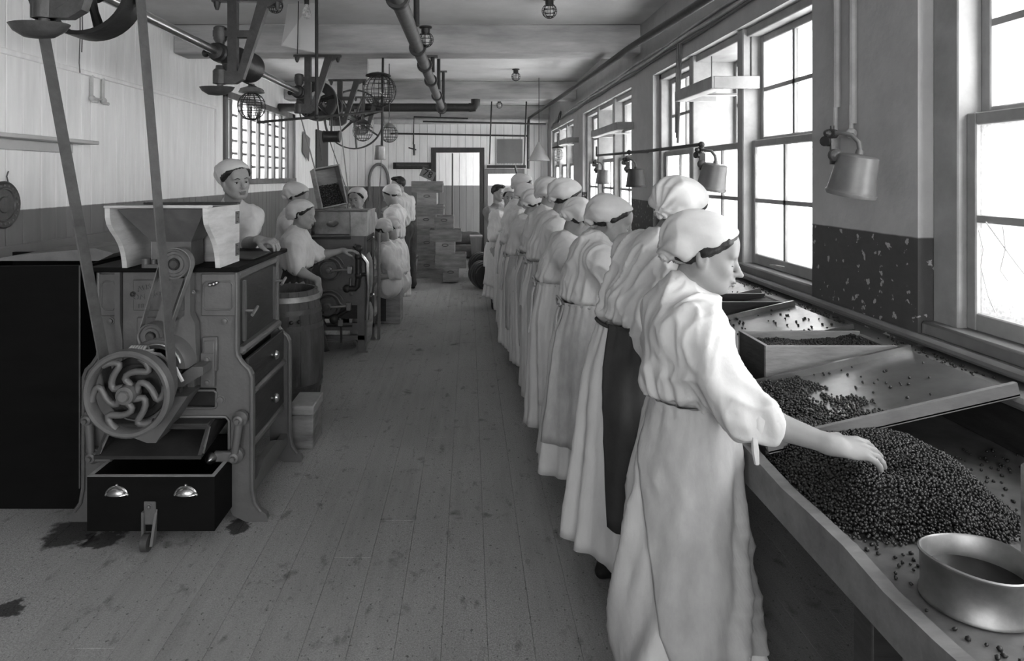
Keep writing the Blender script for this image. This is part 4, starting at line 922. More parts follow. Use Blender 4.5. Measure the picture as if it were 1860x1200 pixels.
n = 420; yy = 1.6 + 2.6 * rs.rand(n) ** 1.1; xx = XR - .085 + .07 * rs.rand(n); k = (np.sin(yy * 9) + rs.rand(n) > .2)
berries('ledge_currants', np.stack([xx, yy, np.full(n, .988)], 1)[k], 'stray currants lying along the dark window ledge', seed=61, r=.0046)
n = 150; xx = 1.30 + .28 * rs.rand(n); yy = 1.35 + .6 * rs.rand(n)
berries('loose_currants', np.stack([xx, yy, np.full(n, TABH + .003)], 1), 'loose currants on the bare bench under the tray edge', seed=62, r=.0046)
pts = [(.885, 1.36), (.90, 1.372), (.912, 1.365), (.897, 1.39), (.92, 1.40), (.93, 1.382), (.87, 1.30), (.876, 1.283), (.853, 1.32), (.862, 1.335), (.905, 1.345), (.925, 1.36), (.94, 1.405), (.87, 1.405), (.855, 1.42), (.88, 1.425),
       (.86, 1.17), (.885, 1.13), (.90, 1.12), (.88, 1.10), (.93, 1.1), (.865, 1.145), (.95, 1.125), (.895, 1.105), (.845, 1.22), (.91, 1.09)]
berries('spilt_currants', np.stack([A([p[0] for p in pts]), A([p[1] for p in pts]), np.full(len(pts), TABH + .004)], 1), 'few spilt currants beside the tin pan', seed=63, r=.0048)
# oval tin pan with dark liquid
pan = thing('tin_pan', 'oval tin pan half filled with dark liquid at the near end of the bench', 'pan', (.955, 1.245, TABH))
def oval(m, c, prof, n=48):
    vs = []; fs = []
    for r, h in prof:
        for k in range(n):
            a = 2 * PI * k / n; vs.append((c[0] + r * 1.06 * math.cos(a), c[1] + r * .98 * math.sin(a), c[2] + h + (.004 * math.sin(2 * a + 1) if h > .06 else 0)))
    for i in range(len(prof) - 1):
        for k in range(n): fs.append((i * n + k, i * n + (k + 1) % n, (i + 1) * n + (k + 1) % n, (i + 1) * n + k))
    fs.append(tuple(range(n - 1, -1, -1))); return m.add(vs, fs)
oval(MB(), (.955, 1.245, TABH), [(.082, 0), (.088, .004), (.088, .010), (.0845, .014), (.0855, .082), (.0885, .085), (.0885, .089), (.0855, .091), (.083, .088), (.0815, .016), (.04, .012)]).build('body', 'tin', pan, smooth=.9)
oval(MB(), (.955, 1.245, TABH + .013), [(.0805, 0), (.0825, .034), (.001, .0345)]).build('liquid', 'syrup', pan, smooth=.5)
MB().box((1.118, 1.32, TABH), (1.16, 1.345, 1.02), .006).build('wooden_paddle', 'wood_crate', label='upright wooden stave at the right edge behind the tin pan', cat='stave')

# ------------------------------------------------------------------ lamps and fittings of the window wall
def shade_lamp(px, py, X, label, m_, tilt, bracket_side=1, h=.155, r0=.068, r1=.083, wall=True):
    Y = X * F / (px - CX); c = PX(px, py, Y); t = thing('enamel_lamp', label, 'lamp', tuple(c - Vector((0, 0, h / 2))), 'bucket-shaped lamps along the window wall')
    ax = Vector((tilt * .12, -tilt * .16, 1)).normalized(); b = c - ax * h / 2
    s = MB().lathe(b, ax, [(r1 + .002, -.002), (r1 + .005, .004), (r1 + .005, .012), (r1 + .001, .016), (r1 - .001, .024), (r0 + .001, h - .006), (r0 - .006, h), (.014, h + .004), (.012, h + .02), (.008, h + .02)], 32, False).build('shade', m_, t)
    MB().lathe(b + ax * .01, ax, [(.012, .04), (.026, .05), (.030, .08), (.02, .11), (.012, .13)], 14).build('bulb', 'paper', t)
    top = b + ax * (h + .018)
    pts = [top, top + Vector((-.004, .0, .03)), top + Vector((-.02, .015, .058)), top + Vector((-.05, .04, .068)), top + Vector((-.06, .06, .068))]
    MB().tube(pts, .0085, 10).build('gooseneck', 'pipe_grey', t)
    e = Vector(pts[-1]); g = MB(); g.cyl(e + Vector((-.02, .0, 0)), e + Vector((.015, .03, 0)), .017, n=12); g.cyl(e + Vector((-.035, .01, -.03)), e + Vector((.0, .03, -.03)), .02, n=12)
    g.sphere(e + Vector((-.03, 0, .0)), .015, 8, 6); g.cyl(e + Vector((0, .02, -.055)), e + Vector((0, .02, .03)), .008, n=8); g.build('swivel_joint', 'black_iron', t)
    k = MB(); k.lathe(e + Vector((-.01, -.01, -.085)), (0, -1, 0), [(.024, 0), (.024, .02), (.014, .028), (.006, .03)], 16); k.box(e + Vector((-.014, 0, -.12)), e + Vector((.02, .012, -.02))); k.build('switch', 'cast_iron', t)
    if wall:
        MB().tube([e, (XR, XR * e.y / e.x, e.z + .01)], .011, 8).build('wall_arm', 'pipe_grey', t)
    return t, e
t, e = shade_lamp(1552, 318, 1.46, 'large grey enamel lamp shade on the near whitewashed pillar', 'enamel_grey', 1.)
shade_lamp(1295, 321, 1.45, 'grey enamel lamp shade hanging before the wide window', 'enamel_grey', 1., wall=False)
shade_lamp(1155, 323, 1.45, 'black enamel lamp shade against the second pillar', 'lamp_enamel_dark', 0.)
shade_lamp(1095, 321, 1.45, 'small pale enamel lamp in front of the middle window', 'enamel_grey', .2, wall=False, h=.15, r0=.06, r1=.07)
q = MB(); q.tube([(1.39, 3.98, 1.79), (1.41, 5.3, 1.80), (1.42, 7.35, 1.83)], .012, 8); q.tube([(1.42, 7.35, 1.83), (1.42, 7.35, 1.93)], .012, 8); q.tube([(1.40, 5.8, 1.81), (1.60, 5.9, 1.82)], .012, 8); q.sphere((1.405, 5.8, 1.81), .022, 8, 6); q.sphere((1.40, 3.98, 1.79), .02, 8, 6)
q.build('gas_pipe', 'pipe_dark', label='thin dark pipe running along the windows at lamp height', cat='pipe')
for i, y in enumerate((2.885, 2.765)):
    q = MB(); q.tube([(1.607, y, 2.62), (1.607, y, 1.82 if i else 1.9)], .014, 8); q.tube([(1.60, y, 1.9), (1.60, y, 1.80)], .009, 8)
    if i: q.tube([(1.605, 2.765, 1.78), (1.595, 2.885, 1.78)], .010, 8); q.sphere((1.6, 2.765, 1.78), .022, 8, 6); q.sphere((1.595, 2.885, 1.78), .024, 8, 6)
    q.build('conduit', 'pipe_white', label=('far upright painted conduit on the near pillar with a tap', 'near upright painted conduit on the near pillar above the lamp')[i], cat='pipe')
for i, (z, x, lab) in enumerate(((2.60, 1.607, 'lowest painted conduit over the windows'), (2.635, 1.605, 'middle painted conduit over the windows'), (2.672, 1.607, 'upper painted conduit over the windows'))):
    pts = [(x, 1.5 + j * .55, z + .008 * math.sin(j * 1.9 + i * 2)) for j in range(20)]; pts += [(x - .03, 12.35, z - .02 - .02 * i), (x, 12.9, z - .06)]
    MB().tube(pts, .011 + .003 * (i == 1), 8).build('conduit', 'pipe_white' if i else 'pipe_grey', label=lab, cat='pipe')
MB().tube([Vector((1.56, 11.4, 2.62)) + Vector((.02 * math.sin(a), .12 * math.cos(a), .10 * math.sin(a))) for a in np.linspace(0, 11, 44)], .010, 6).build('cable_coil', 'black_iron', label='coil of dark cable hung over the far window', cat='cable')
MB().tube([(1.35, -1.0, 2.64), PX(1290, -5, 1.33 * F / 438), (1.34, 5.5, 2.67), (1.30, 8, 2.69), (1.17, 12.9, 2.73), (1.17, 13.05, 2.6), (1.17, 13.05, 1.75)], .028, 12).build('ceiling_pipe', 'pipe_dark', label='dark sloping pipe below the ceiling along the window side', cat='pipe')
# reflector boards hung in the windows
for i, (y0, y1, z) in enumerate(((3.95, 4.66, 2.125), (6.5, 7.85, 2.06), (9.75, 11.5, 2.1))):
    t = thing('reflector_board', ('pale wooden reflector frame hung in the wide near window', 'reflector frame hung in the middle window', 'small reflector frame hung in the far window')[i], 'reflector', (1.6, (y0 + y1) / 2, z), 'reflector frames in the windows')
    MB().box((1.45, y0, z), (1.465, y1, z + .075), .003).build('front_slat', 'window_wood', t); MB().box((1.465, y0, z), (1.74, y0 + .015, z + .075), .003).build('end_slat', 'window_wood', t)
    MB().box((1.465, y1 - .015, z), (1.74, y1, z + .075), .003).build('end_slat', 'window_wood', t)
    MB().box((1.465, y0 + .015, z), (1.53, y1 - .015, z + .012)).build('flange', 'plaster_white', t); MB().box((1.53, (y0 + y1) / 2 - .03, z), (1.74, (y0 + y1) / 2 + .03, z + .012)).build('cross_slat', 'plaster_white', t)
    for y in (y0 + .03, y1 - .03): MB().tube([(1.7, y, z + .07), (1.7, y, 2.46)], .004, 5).build('hanger_wire', 'pipe_grey', t)
q = MB()
for k in range(3): q.tube([(1.60 - .01 * k, 4.98 + .012 * k, 2.6), (1.585 - .012 * k, 4.98, 2.2), (1.57, 4.97 + .02 * k, 1.85 + .04 * k)], .008, 6)
q.build('hanging_flex', 'pipe_grey', label='loose hanging flex and string beside the window mullion', cat='cable')
# outside: pale building, brick pier, and a dark wall added to block sky
b = thing('outside_building', 'pale rendered building with a slate roof seen through the near window', 'building', (9.5, 18, 0))
MB().box((8, 13, 0), (12, 24, 4.6)).build('wall', 'render_outside', b); MB().prism([(12.8, 4.6), (24.2, 4.6), (18.5, 6.2)], (7.8, 0, 0), (0, 1, 0), (0, 0, 1), (4.4, 0, 0)).build('roof', 'slate_outside', b, smooth=None)
sd = thing('added_outside_wall', 'dark wall added outside to grey the panes of the nearest window', 'building', (5, 5.4, 0)); MB().box((4.2, 3.4, 0), (6.4, 7.0, 4.4)).build('wall', 'added_wall_dark', sd, smooth=None); MB().box((4.1, 3.3, 4.4), (6.5, 7.1, 4.55)).build('roof', 'slate_outside', sd, smooth=None)  # added block: hides the sky so the nearest panes turn grey
ch = thing('outside_pier', 'brick pier with a stone cap outside the middle light', 'pier', (2.5, 6.6, 0))
bm_ = MB().box((-.11, -.05, -.033), (.11, .05, .033), .006).mesh('brick'); bm_.materials.append(MATS['brick_outside'])
for k in range(30): inst('brick', bm_, (2.55 + (.05 if k % 2 else -.05), 6.8, .8 + .073 * k), ch)
MB().box((2.36, 6.7, 2.99), (2.74, 6.9, 3.08), .01).build('cap_stone', 'slate_outside', ch); MB().box((2.42, 6.75, 0), (2.68, 6.88, 2.99)).build('core', 'slate_outside', ch)
# ------------------------------------------------------------------ helpers for machinery
UX, UY, UZ = Vector((1, 0, 0)), Vector((0, 1, 0)), Vector((0, 0, 1))
def text_mesh(txt, size, o, u, v, depth=.002, rot=0.):
    c = bpy.data.curves.new('lettering', 'FONT'); c.body = txt; c.size = size; c.align_x = 'CENTER'; c.align_y = 'CENTER'; c.extrude = depth; c.resolution_u = 2
    t = bpy.data.objects.new('lettering', c); COL.objects.link(t); dg = bpy.context.evaluated_depsgraph_get(); me = t.evaluated_get(dg).to_mesh()
    u, v, o = Vector(u), Vector(v), Vector(o); w = u.cross(v); cr, sr = math.cos(rot), math.sin(rot)
    vs = [o + u * (p.co.x * cr - p.co.y * sr) + v * (p.co.x * sr + p.co.y * cr) + w * p.co.z for p in me.vertices]; fs = [tuple(p.vertices) for p in me.polygons]
    t.evaluated_get(dg).to_mesh_clear(); bpy.data.objects.remove(t); bpy.data.curves.remove(c); return MB().add(vs, fs)
def belt_loop(c1, r1, c2, r2, y0, y1, th=.006):
    """open belt round two pulleys; centres (x,z)"""
    dx, dz = c2[0] - c1[0], c2[1] - c1[1]; D = math.hypot(dx, dz); base = math.atan2(dz, dx); al = math.acos((r1 - r2) / D); m = MB(); n = 14
    def arc(c, r, a0, a1): return [(c[0] + r * math.cos(a0 + (a1 - a0) * k / n), c[1] + r * math.sin(a0 + (a1 - a0) * k / n)) for k in range(n + 1)]
    def ring(e): return arc(c1, r1 + e, base + al, base + 2 * PI - al) + arc(c2, r2 + e, base - al, base + al)
    o, i = ring(th), ring(0); N = len(o); vs = []
    for k in range(N): vs += [(o[k][0], y0, o[k][1]), (o[k][0], y1, o[k][1]), (i[k][0], y1, i[k][1]), (i[k][0], y0, i[k][1])]
    fs = []
    for k in range(N):
        a, b = 4 * k, 4 * ((k + 1) % N)
        for q in range(4): fs.append((a + q, a + (q + 1) % 4, b + (q + 1) % 4, b + q))
    return m.add(vs, fs)
def bolt(m, p, r=.012, d=(0, -1, 0), h=.012):
    d = Vector(d); m.lathe(p, d, [(r * 1.5, 0), (r * 1.5, h * .25), (r, h * .3), (r, h), (r * .4, h * 1.15)], 8); return m

# ------------------------------------------------------------------ the near cleaning machine
MXC = -1.395
M1 = thing('cleaning_machine', 'large grey cast-iron fruit cleaning machine with a spoked flywheel, left foreground', 'machine', (MXC, 3.4, 0))
def end_frame(y0, y1, name):
    m = MB(); w = Vector((0, y1 - y0, 0))
    def pr(pts): m.prism([(MXC + a, b) for a, b in pts], (0, y0, 0), (1, 0, 0), (0, 0, 1), w)
    S = [(.323, .80), (.325, .775), (.335, .75), (.355, .725), (.38, .705), (.392, .68), (.395, .62)]
    pr([(-x, z) for x, z in S] + [(x, z) for x, z in reversed(S)] + [(.323, 1.16), (-.323, 1.16)])
    for sg in (-1, 1):
        leg = [(.395, .62), (.395, .16), (.402, .10), (.425, .055), (.455, .035), (.462, .015), (.455, 0), (.36, 0), (.30, .03), (.283, .07), (.279, .13), (.279, .62)]
        pr([(sg * a, b) for a, b in leg])
    pr([(-.279, .485), (.279, .485), (.279, .525), (-.279, .525)]); pr([(-.279, .525), (.02, .525), (.02, .62), (-.279, .62)]); pr([(.225, .525), (.279, .525), (.279, .62), (.225, .62)])
    return m.build(name, 'machine_paint', M1, smooth=.35)
ff = end_frame(3.06, 3.09, 'front_frame'); rf = end_frame(3.70, 3.73, 'rear_frame')
MB().box((MXC - .305, 3.092, .50), (MXC + .285, 3.698, 1.155)).build('dark_fill', 'machine_dark', M1, smooth=None)  # dark inner block; its colour stands for the shade inside the slot
# raised beads along the frame edges
for y, fo in ((3.056, ff), (3.696, rf)):
    pts = [(MXC + a, y, b) for a, b in ((.318, 1.155), (.318, .80), (.322, .77), (.345, .735), (.375, .705), (.388, .67), (.390, .16), (.402, .09), (.43, .05))]; MB().tube(pts, .009, 8).build('bead', 'machine_paint', fo)
    pts = [(2 * MXC - x, yy, z) for x, yy, z in pts]; MB().tube(pts, .009, 8).build('bead', 'machine_paint', fo)
MB().tube([(MXC + a, 3.056, b) for a, b in ((-.28, .50), (-.28, .488), (.27, .488), (.285, .47), (.285, .15))], .007, 8).build('bead', 'machine_paint', ff)
MB().tube([(MXC + a, 3.056, b) for a, b in ((.02, .61), (.215, .61), (.225, .6), (.225, .535), (.215, .528), (.02, .528))], .006, 8).build('slot_bead', 'machine_paint', ff)
MB().box((MXC - .355, 3.02, 1.16), (MXC + .34, 3.84, 1.183), .005).build('top_plate', 'wood_black', M1)
MB().box((MXC + .10, 3.30, 1.183), (MXC + .32, 3.60, 1.192), .003).build('top_slide', 'machine_dark', M1)
# small panels with knobs
for sx in (-1, 1):
    x0, x1 = (MXC + .17, MXC + .305) if sx > 0 else (MXC - .30, MXC - .235)
    MB().box((x0 - .012, 3.048, .955), (x1 + .012, 3.062, 1.15), .004).build('corner_panel', 'machine_paint', ff)
    q = [(x0, 1.0), (x0 + .012, .985), (x1 - .012, .985), (x1, 1.0), (x1, 1.10), (x1 - .012, 1.115), (x0 + .012, 1.115), (x0, 1.10)]; MB().tube([(a, 3.046, b) for a, b in q], .004, 6, closed=True).build('panel_bead', 'machine_paint', ff)
    bolt(MB(), (MXC + sx * .265, 3.06, .93), .013).build('bolt', 'machine_paint', ff); bolt(MB(), (MXC + sx * .245, 3.06, .565) if sx > 0 else (MXC - .30, 3.06, .6), .016).build('bolt', 'machine_paint', ff)
kx = MXC + .222; k = MB(); k.sphere((kx, 3.035, 1.105), .011, 10, 8); k.sphere((kx - .016, 3.028, 1.102), .009, 8, 6); k.sphere((kx + .015, 3.028, 1.112), .009, 8, 6); k.cyl((kx, 3.055, 1.105), (kx, 3.03, 1.105), .006, n=8); k.build('wing_knob', 'steel', M1)
# centre pilasters and name plate
for a in (MXC - .225, MXC + .105): MB().prism([(0, .62), (.03, .62), (.03, .85), (.018, .93), (.018, 1.17), (-.006, 1.17), (-.006, .93), (0, .85)], (a, 3.03, 0), (1, 0, 0), (0, 0, 1), (0, .032, 0)).build('pilaster', 'machine_paint', M1, smooth=None)
MB().box((MXC - .20, 3.04, .62), (MXC + .11, 3.06, 1.165), .004).build('face_plate', 'machine_paint', M1)
npl = MB().box((MXC - .145, 3.028, .985), (MXC + .09, 3.041, 1.125), .003).build('name_plate', 'machine_paint', M1)
for tx, sz, dx, dz, rr in (('AUS', .036, -.095, 1.088, .25), ('EY', .036, .055, 1.085, -.2), ('ON', .036, -.118, 1.046, .06), ('PRO', .03, -.045, 1.06, .05), ('S', .034, .062, 1.043, 0), ('HULL', .028, -.088, 1.005, 0), ('D', .028, .06, 1.005, 0)):
    text_mesh(tx, sz, (MXC + dx, 3.026, dz), (1, 0, 0), (0, 0, 1), .0025, rr).build('lettering', 'machine_paint', npl, smooth=None)
b = MB(); bolt(b, (MXC - .145, 3.028, 1.06), .009); b.build('rivet', 'machine_dark', npl)
MB().box((MXC - .13, 3.026, .73), (MXC - .03, 3.041, .955), .006).build('inspection_plate', 'machine_paint', M1)
# right bracket column and small panel
MB().prism([(.045, .70), (.15, .70), (.16, .74), (.152, .93), (.13, .98), (.13, 1.16), (.105, 1.16), (.105, .97), (.05, .93)], (MXC, 2.995, 0), (1, 0, 0), (0, 0, 1), (0, .05, 0)).build('bracket_column', 'machine_paint', M1, smooth=None)
bolt(MB(), (MXC + .088, 2.995, .745), .013).build('bolt', 'machine_paint', M1); bolt(MB(), (MXC + .135, 3.02, 1.07), .007).build('bolt', 'machine_paint', M1)
MB().box((MXC + .165, 3.04, .70), (MXC + .235, 3.062, .86), .005).build('small_panel', 'machine_paint', M1); MB().box((MXC + .175, 3.034, .715), (MXC + .225, 3.042, .845), .004).build('small_panel', 'machine_paint', M1)
# upper and middle pulleys with short belt and A-arm
PU, PM_ = (-1.302, 1.212), (-1.405, .892)
for (c, r, nm) in ((PU, .066, 'upper_pulley'), (PM_, .058, 'middle_pulley')):
    p = MB().lathe((c[0], 2.91, c[1]), (0, 1, 0), [(r * .35, .018), (r * .42, .005), (r * .62, .004), (r * .66, .012), (r * .84, .012), (r * .88, .002), (r, 0), (r, .07), (r * .8, .075)], 32).build(nm, 'machine_paint', M1)
    MB().cyl((c[0], 2.905, c[1]), (c[0], 3.06, c[1]), .017, n=14).build('axle', 'cast_iron', p); MB().ring((c[0], 2.908, c[1]), UX, UZ, (0, .006, 0), r * .34, r * .26, 20).build('hub_ring', 'machine_dark', p)
belt_loop(PU, .067, PM_, .059, 2.925, 2.965, .004).build('short_belt', 'leather_belt', M1)
q = MB(); q.prism([(-1.345, 1.14), (-1.29, 1.14), (-1.385, .86), (-1.455, .86)], (0, 2.985, 0), (1, 0, 0), (0, 0, 1), (0, .03, 0)); q.build('pulley_arm', 'machine_paint', M1, smooth=None)
b = MB(); bolt(b, (-1.355, 2.985, .955), .010); b.build('bolt', 'machine_paint', M1)
q = MB(); q.cyl((-1.475, 3.02, 1.183), (-1.475, 3.02, 1.225), .02, n=16); q.box((-1.475, 3.0, 1.183), (-1.33, 3.05, 1.20)); q.cyl((-1.44, 3.02, 1.2), (-1.44, 3.02, 1.22), .012, n=10); q.build('oil_cup', 'machine_paint', M1)
# fan housing under the middle pulley
fc = Vector((-1.37, 2.95, .755))
vs = []; fs = []; n = 18
for k in range(n + 1):
    a = PI * .95 - PI * .95 * k / n; d = Vector((math.cos(a), 0, math.sin(a)))
    for rr, yy in ((.09, -.05), (.125, -.05), (.133, -.04), (.133, .07), (.09, .07)): vs.append(fc + d * rr + Vector((0, yy, 0)))
for k in range(n):
    for i in range(5): a, b_ = k * 5 + i, k * 5 + (i + 1) % 5; fs.append((a, b_, b_ + 5, a + 5))
MB().add(vs, fs).build('fan_guard', 'machine_paint', M1)
MB().tube([fc + Vector((math.cos(a) * .108, -.053, math.sin(a) * .108)) for a in np.linspace(2.6, .25, 16)], .006, 6).build('guard_rim', 'steel', M1)
ped = MB(); ped.prism([(-.02, .665), (.12, .665), (.215, .72), (.215, .755), (.165, .755), (.09, .70), (-.02, .70)], (MXC, 2.93, 0), (1, 0, 0), (0, 0, 1), (0, .13, 0)); ped.box((MXC + .16, 3.03, .63), (MXC + .225, 3.06, .79), .005)
ped.build('bearing_bracket', 'machine_paint', M1, smooth=.4)
bolt(MB(), (MXC + .195, 3.03, .76), .011).build('bolt', 'machine_paint', M1); bolt(MB(), (MXC + .195, 3.03, .655), .011).build('bolt', 'machine_paint', M1)
MB().prism([(.16, .635), (.06, .63), (-.10, .46), (-.02, .43), (.02, .43)], (MXC, 2.90, 0), (1, 0, 0), (0, 0, 1), (0, .15, 0)).build('discharge_spout', 'machine_paint', M1, smooth=None)
# bound cord round the fan neck
q = MB()
for k in range(6): q.tube(circle((-1.46 + .012 * k, 2.86, .835), .028, UY, UZ, 12), .006, 6, closed=True)
q.tube([(-1.55, 2.84, .80), (-1.49, 2.83, .828), (-1.40, 2.83, .845), (-1.33, 2.84, .835), (-1.27, 2.86, .77), (-1.245, 2.87, .71)], .008, 6); q.tube([(-1.56, 2.85, .81), (-1.46, 2.84, .84), (-1.36, 2.85, .85)], .007, 6)
q.tube([(-1.45, 2.86, .835), (-1.455, 2.88, .76)], .016, 8); q.build('cord_binding', 'wood_pale', M1)
# flywheel with S-shaped spokes on the main shaft
FW = Vector((-1.393, 2.685, .712))
wheel = MB().lathe(FW, UY, [(.150, .004), (.157, -.008), (.169, -.010), (.178, -.002), (.178, .044), (.169, .05), (.150, .044)], 56, False); rim_ = wheel
vs_n = len(wheel.v); wheel.f += [(6 * 56 + k, 6 * 56 + (k + 1) % 56, (k + 1) % 56, k) for k in range(56)]
wheel = wheel.build('flywheel', 'machine_paint', M1, smooth=.8)
sp = MB()
for i in range(6):
    a0 = i * PI / 3 + .2; pts = []
    for j in range(13):
        t = j / 12; r = .032 + .124 * t; a = a0 + .62 * math.sin(2 * PI * t) * (1 - .45 * t); pts.append(FW + Vector((math.cos(a) * r, .018, math.sin(a) * r)))
    MB().tube(pts, [.0135] * 12 + [.017], 10).build('spoke', 'machine_paint', wheel, smooth=1.2)
MB().lathe(FW, UY, [(.012, -.026), (.022, -.028), (.024, -.02), (.036, -.018), (.039, .0), (.039, .05)], 24).build('hub', 'machine_paint', wheel)
MB().cyl(FW + UY * -.03, FW + UY * .42, .018, n=16).build('main_shaft', 'steel', M1)
MB().lathe((FW.x, 2.765, FW.z), UY, [(.02, 0), (.10, 0), (.105, .006), (.127, .006), (.131, 0), (.132, .07), (.126, .075), (.02, .07)], 40).build('drive_pulley', 'machine_dark', M1)
# chain and gears glimpsed through the flywheel
for (c, r, y) in (((-1.47, .70), .055, 2.93), ((-1.33, .74), .045, 2.94), ((-1.35, .62), .06, 2.95), ((-1.46, .60), .04, 2.94)):
    g = MB(); g.lathe((c[0], y, c[1]), UY, [(r * .3, -.02), (r * .35, -.005), (r * .8, 0), (r, .0), (r, .03)], 20)
    for k in range(14): a = 2 * PI * k / 14; g.box((c[0] + r * math.cos(a) - .006, y, c[1] + r * math.sin(a) - .006), (c[0] + r * math.cos(a) + .006, y + .025, c[1] + r * math.sin(a) + .006))
    g.build('gear', 'cast_iron', M1, smooth=.5)
# hopper
HX0, HX1 = -1.575, -1.13
prof = [(2.855, 1.462), (3.25, 1.462), (3.25, 1.184), (3.0, 1.184), (2.995, 1.215), (2.985, 1.25), (2.965, 1.29), (2.935, 1.325), (2.895, 1.36), (2.868, 1.39), (2.857, 1.42)]
hp = thing('wooden_hopper', 'pale wooden hopper with curved sides on top of the near machine', 'hopper', ((HX0 + HX1) / 2, 3.1, 1.184))
for x in (HX0, HX1 - .022): MB().prism(prof, (x, 0, 0), (0, 1, 0), (0, 0, 1), (.022, 0, 0)).build('side_board', 'wood_pale', hp, smooth=None)
MB().box((HX0 + .022, 3.228, 1.184), (HX1 - .022, 3.25, 1.462)).build('back_board', 'wood_pale', hp, smooth=None)
MB().box((HX0 - .004, 2.85, 1.462), (HX1 + .004, 2.905, 1.474), .003).build('front_rail', 'wood_pale', hp); MB().box((HX0 - .004, 3.2, 1.462), (HX1 + .004, 3.256, 1.474), .003).build('rear_rail', 'wood_dark', hp)
fn = MB(); A0 = [(HX0 + .03, 2.90, 1.455), (HX1 - .03, 2.90, 1.455), (HX1 - .03, 3.225, 1.455), (HX0 + .03, 3.225, 1.455)]; A1 = [(-1.455, 3.03, 1.30), (-1.275, 3.03, 1.30), (-1.275, 3.17, 1.30), (-1.455, 3.17, 1.30)]; A2 = [(x, y, 1.185) for x, y, z in A1]
fn.add(A0 + A1 + A2, [(i, (i + 1) % 4, 4 + (i + 1) % 4, 4 + i) for i in range(4)] + [(4 + i, 4 + (i + 1) % 4, 8 + (i + 1) % 4, 8 + i) for i in range(4)]); fn.build('funnel', 'enamel_grey', hp, smooth=None)
for z in (1.40, 1.245):
    hg = MB(); hg.box((HX1, 3.195, z - .03), (HX1 + .003, 3.245, z + .03)); 
    for dz in (-.02, 0, .02): hg.sphere((HX1 + .004, 3.21 + .012 * (dz == 0), z + dz), .004, 6, 4)
    hg.build('hinge', 'cast_iron', hp)
# right-hand side of the machine
XS = MXC + .318
MB().box((XS - .02, 3.10, .80), (XS - .008, 3.69, 1.11)).build('side_door', 'wood_dark', M1, smooth=None)
for z0, z1, d in ((1.112, 1.158, .006), (.762, .80, .03)): MB().box((XS - .03, 3.09, z0), (XS + d, 3.70, z1), .012).build('side_rail', 'machine_paint', M1)
for y, zt in ((3.165, .955), (3.655, 1.02)):
    l = MB().prism([(0, .81), (.022, .81), (.028, .955), (.022, 1.10), (0, 1.10), (-.006, .955)], (XS - .008, y, 0), (0, 1, 0), (0, 0, 1), (.012, 0, 0)).build('latch_bar', 'machine_paint', M1, smooth=None)
    MB().tube([(XS, y + .01, zt), (XS + .05, y + .01, zt)], .007, 8).build('latch_stem', 'tin_dull', l); MB().tube([(XS + .05, y - .035, zt - .012), (XS + .05, y + .045, zt + .012)], .008, 8).build('latch_handle', 'tin_dull', l)
XD = MXC + .372
for i, (z0, z1) in enumerate(((.585, .745), (.335, .545))):
    d = MB().box((XD - .03, 3.10, z0), (XD - .012, 3.69, z1), .004).build('side_drawer', 'wood_dark', M1)
    y = 3.46; MB().lathe((XD - .012, y, (z0 + z1) / 2), UX, [(.008, 0), (.008, .012), (.02, .016), (.024, .026), (.018, .036), (.006, .04)], 16).build('knob', 'brass', d)
MB().box((XD - .05, 3.09, .548), (XD, 3.70, .582), .012).build('side_rail', 'machine_paint', M1); MB().box((XD - .05, 3.09, .29), (XD - .01, 3.70, .33), .012).build('side_rail', 'machine_paint', M1)
MB().prism([(3.09, .10), (3.70, .10), (3.70, .16), (3.62, .155), (3.5, .20), (3.28, .20), (3.17, .155), (3.09, .16)], (XD - .03, 0, 0), (0, 1, 0), (0, 0, 1), (.035, 0, 0)).build('foot_rail', 'machine_paint', M1, smooth=None)
# shaker tray and rocking links
tr = MB(); tx0, tx1 = -1.665, -1.19
tr.add([(tx0, 2.93, .36), (tx1, 2.93, .36), (tx1 + .02, 3.35, .45), (tx0 + .03, 3.35, .45), (tx0, 2.93, .345), (tx1, 2.93, .345), (tx1 + .02, 3.35, .435), (tx0 + .03, 3.35, .435)], [(0, 1, 2, 3), (7, 6, 5, 4), (0, 4, 5, 1), (1, 5, 6, 2), (2, 6, 7, 3), (3, 7, 4, 0)]); tr.build('shaker_tray', 'wood_dark', M1, smooth=None)
for x, dx in ((tx0, .03), (tx1 - .018, .02)): MB().add([(x, 2.93, .35), (x + .018, 2.93, .35), (x + .018 + dx, 3.35, .44), (x + dx, 3.35, .44), (x + dx, 2.99, .475), (x + .018 + dx, 2.99, .475), (x + .018 + dx, 3.35, .53), (x + dx, 3.35, .53)], [(0, 1, 2, 3), (0, 4, 5, 1), (4, 7, 6, 5), (1, 5, 6, 2), (3, 2, 6, 7), (0, 3, 7, 4)]).build('tray_side', 'wood_dark', M1, smooth=None)
MB().box((tx0 + .03, 2.985, .455), (tx1 + .01, 3.12, .482), .004).build('tray_cover', 'wood_dark', M1)
MB().tube([(tx1 + .004, 2.945, .365), (tx1 + .018, 2.985, .47)], .006, 6).build('tray_edge', 'steel', M1); MB().tube([(tx0 + .018, 2.945, .365), (tx0 + .05, 2.985, .465)], .006, 6).build('tray_edge', 'steel', M1)
for sg in (-1, 1):
    xx = MXC + sg * .345; lk = MB()
    lk.tube([(xx, 3.02, .49), (xx - sg * .02, 3.01, .32)], [.02, .016], 10); 
    for z, d in ((.49, 0), (.32, -.02)): lk.lathe((xx + sg * d, 3.05, z), (0, -1, 0), [(.034, 0), (.036, .03), (.026, .04), (.022, .055), (.012, .058), (.010, .07)], 16)
    lk.build('rocking_link', 'machine_paint', M1)
    MB().box((xx - sg * .02, 3.0, .30), (MXC + sg * .23, 3.03, .345), .006).build('link_bar', 'machine_paint', M1)
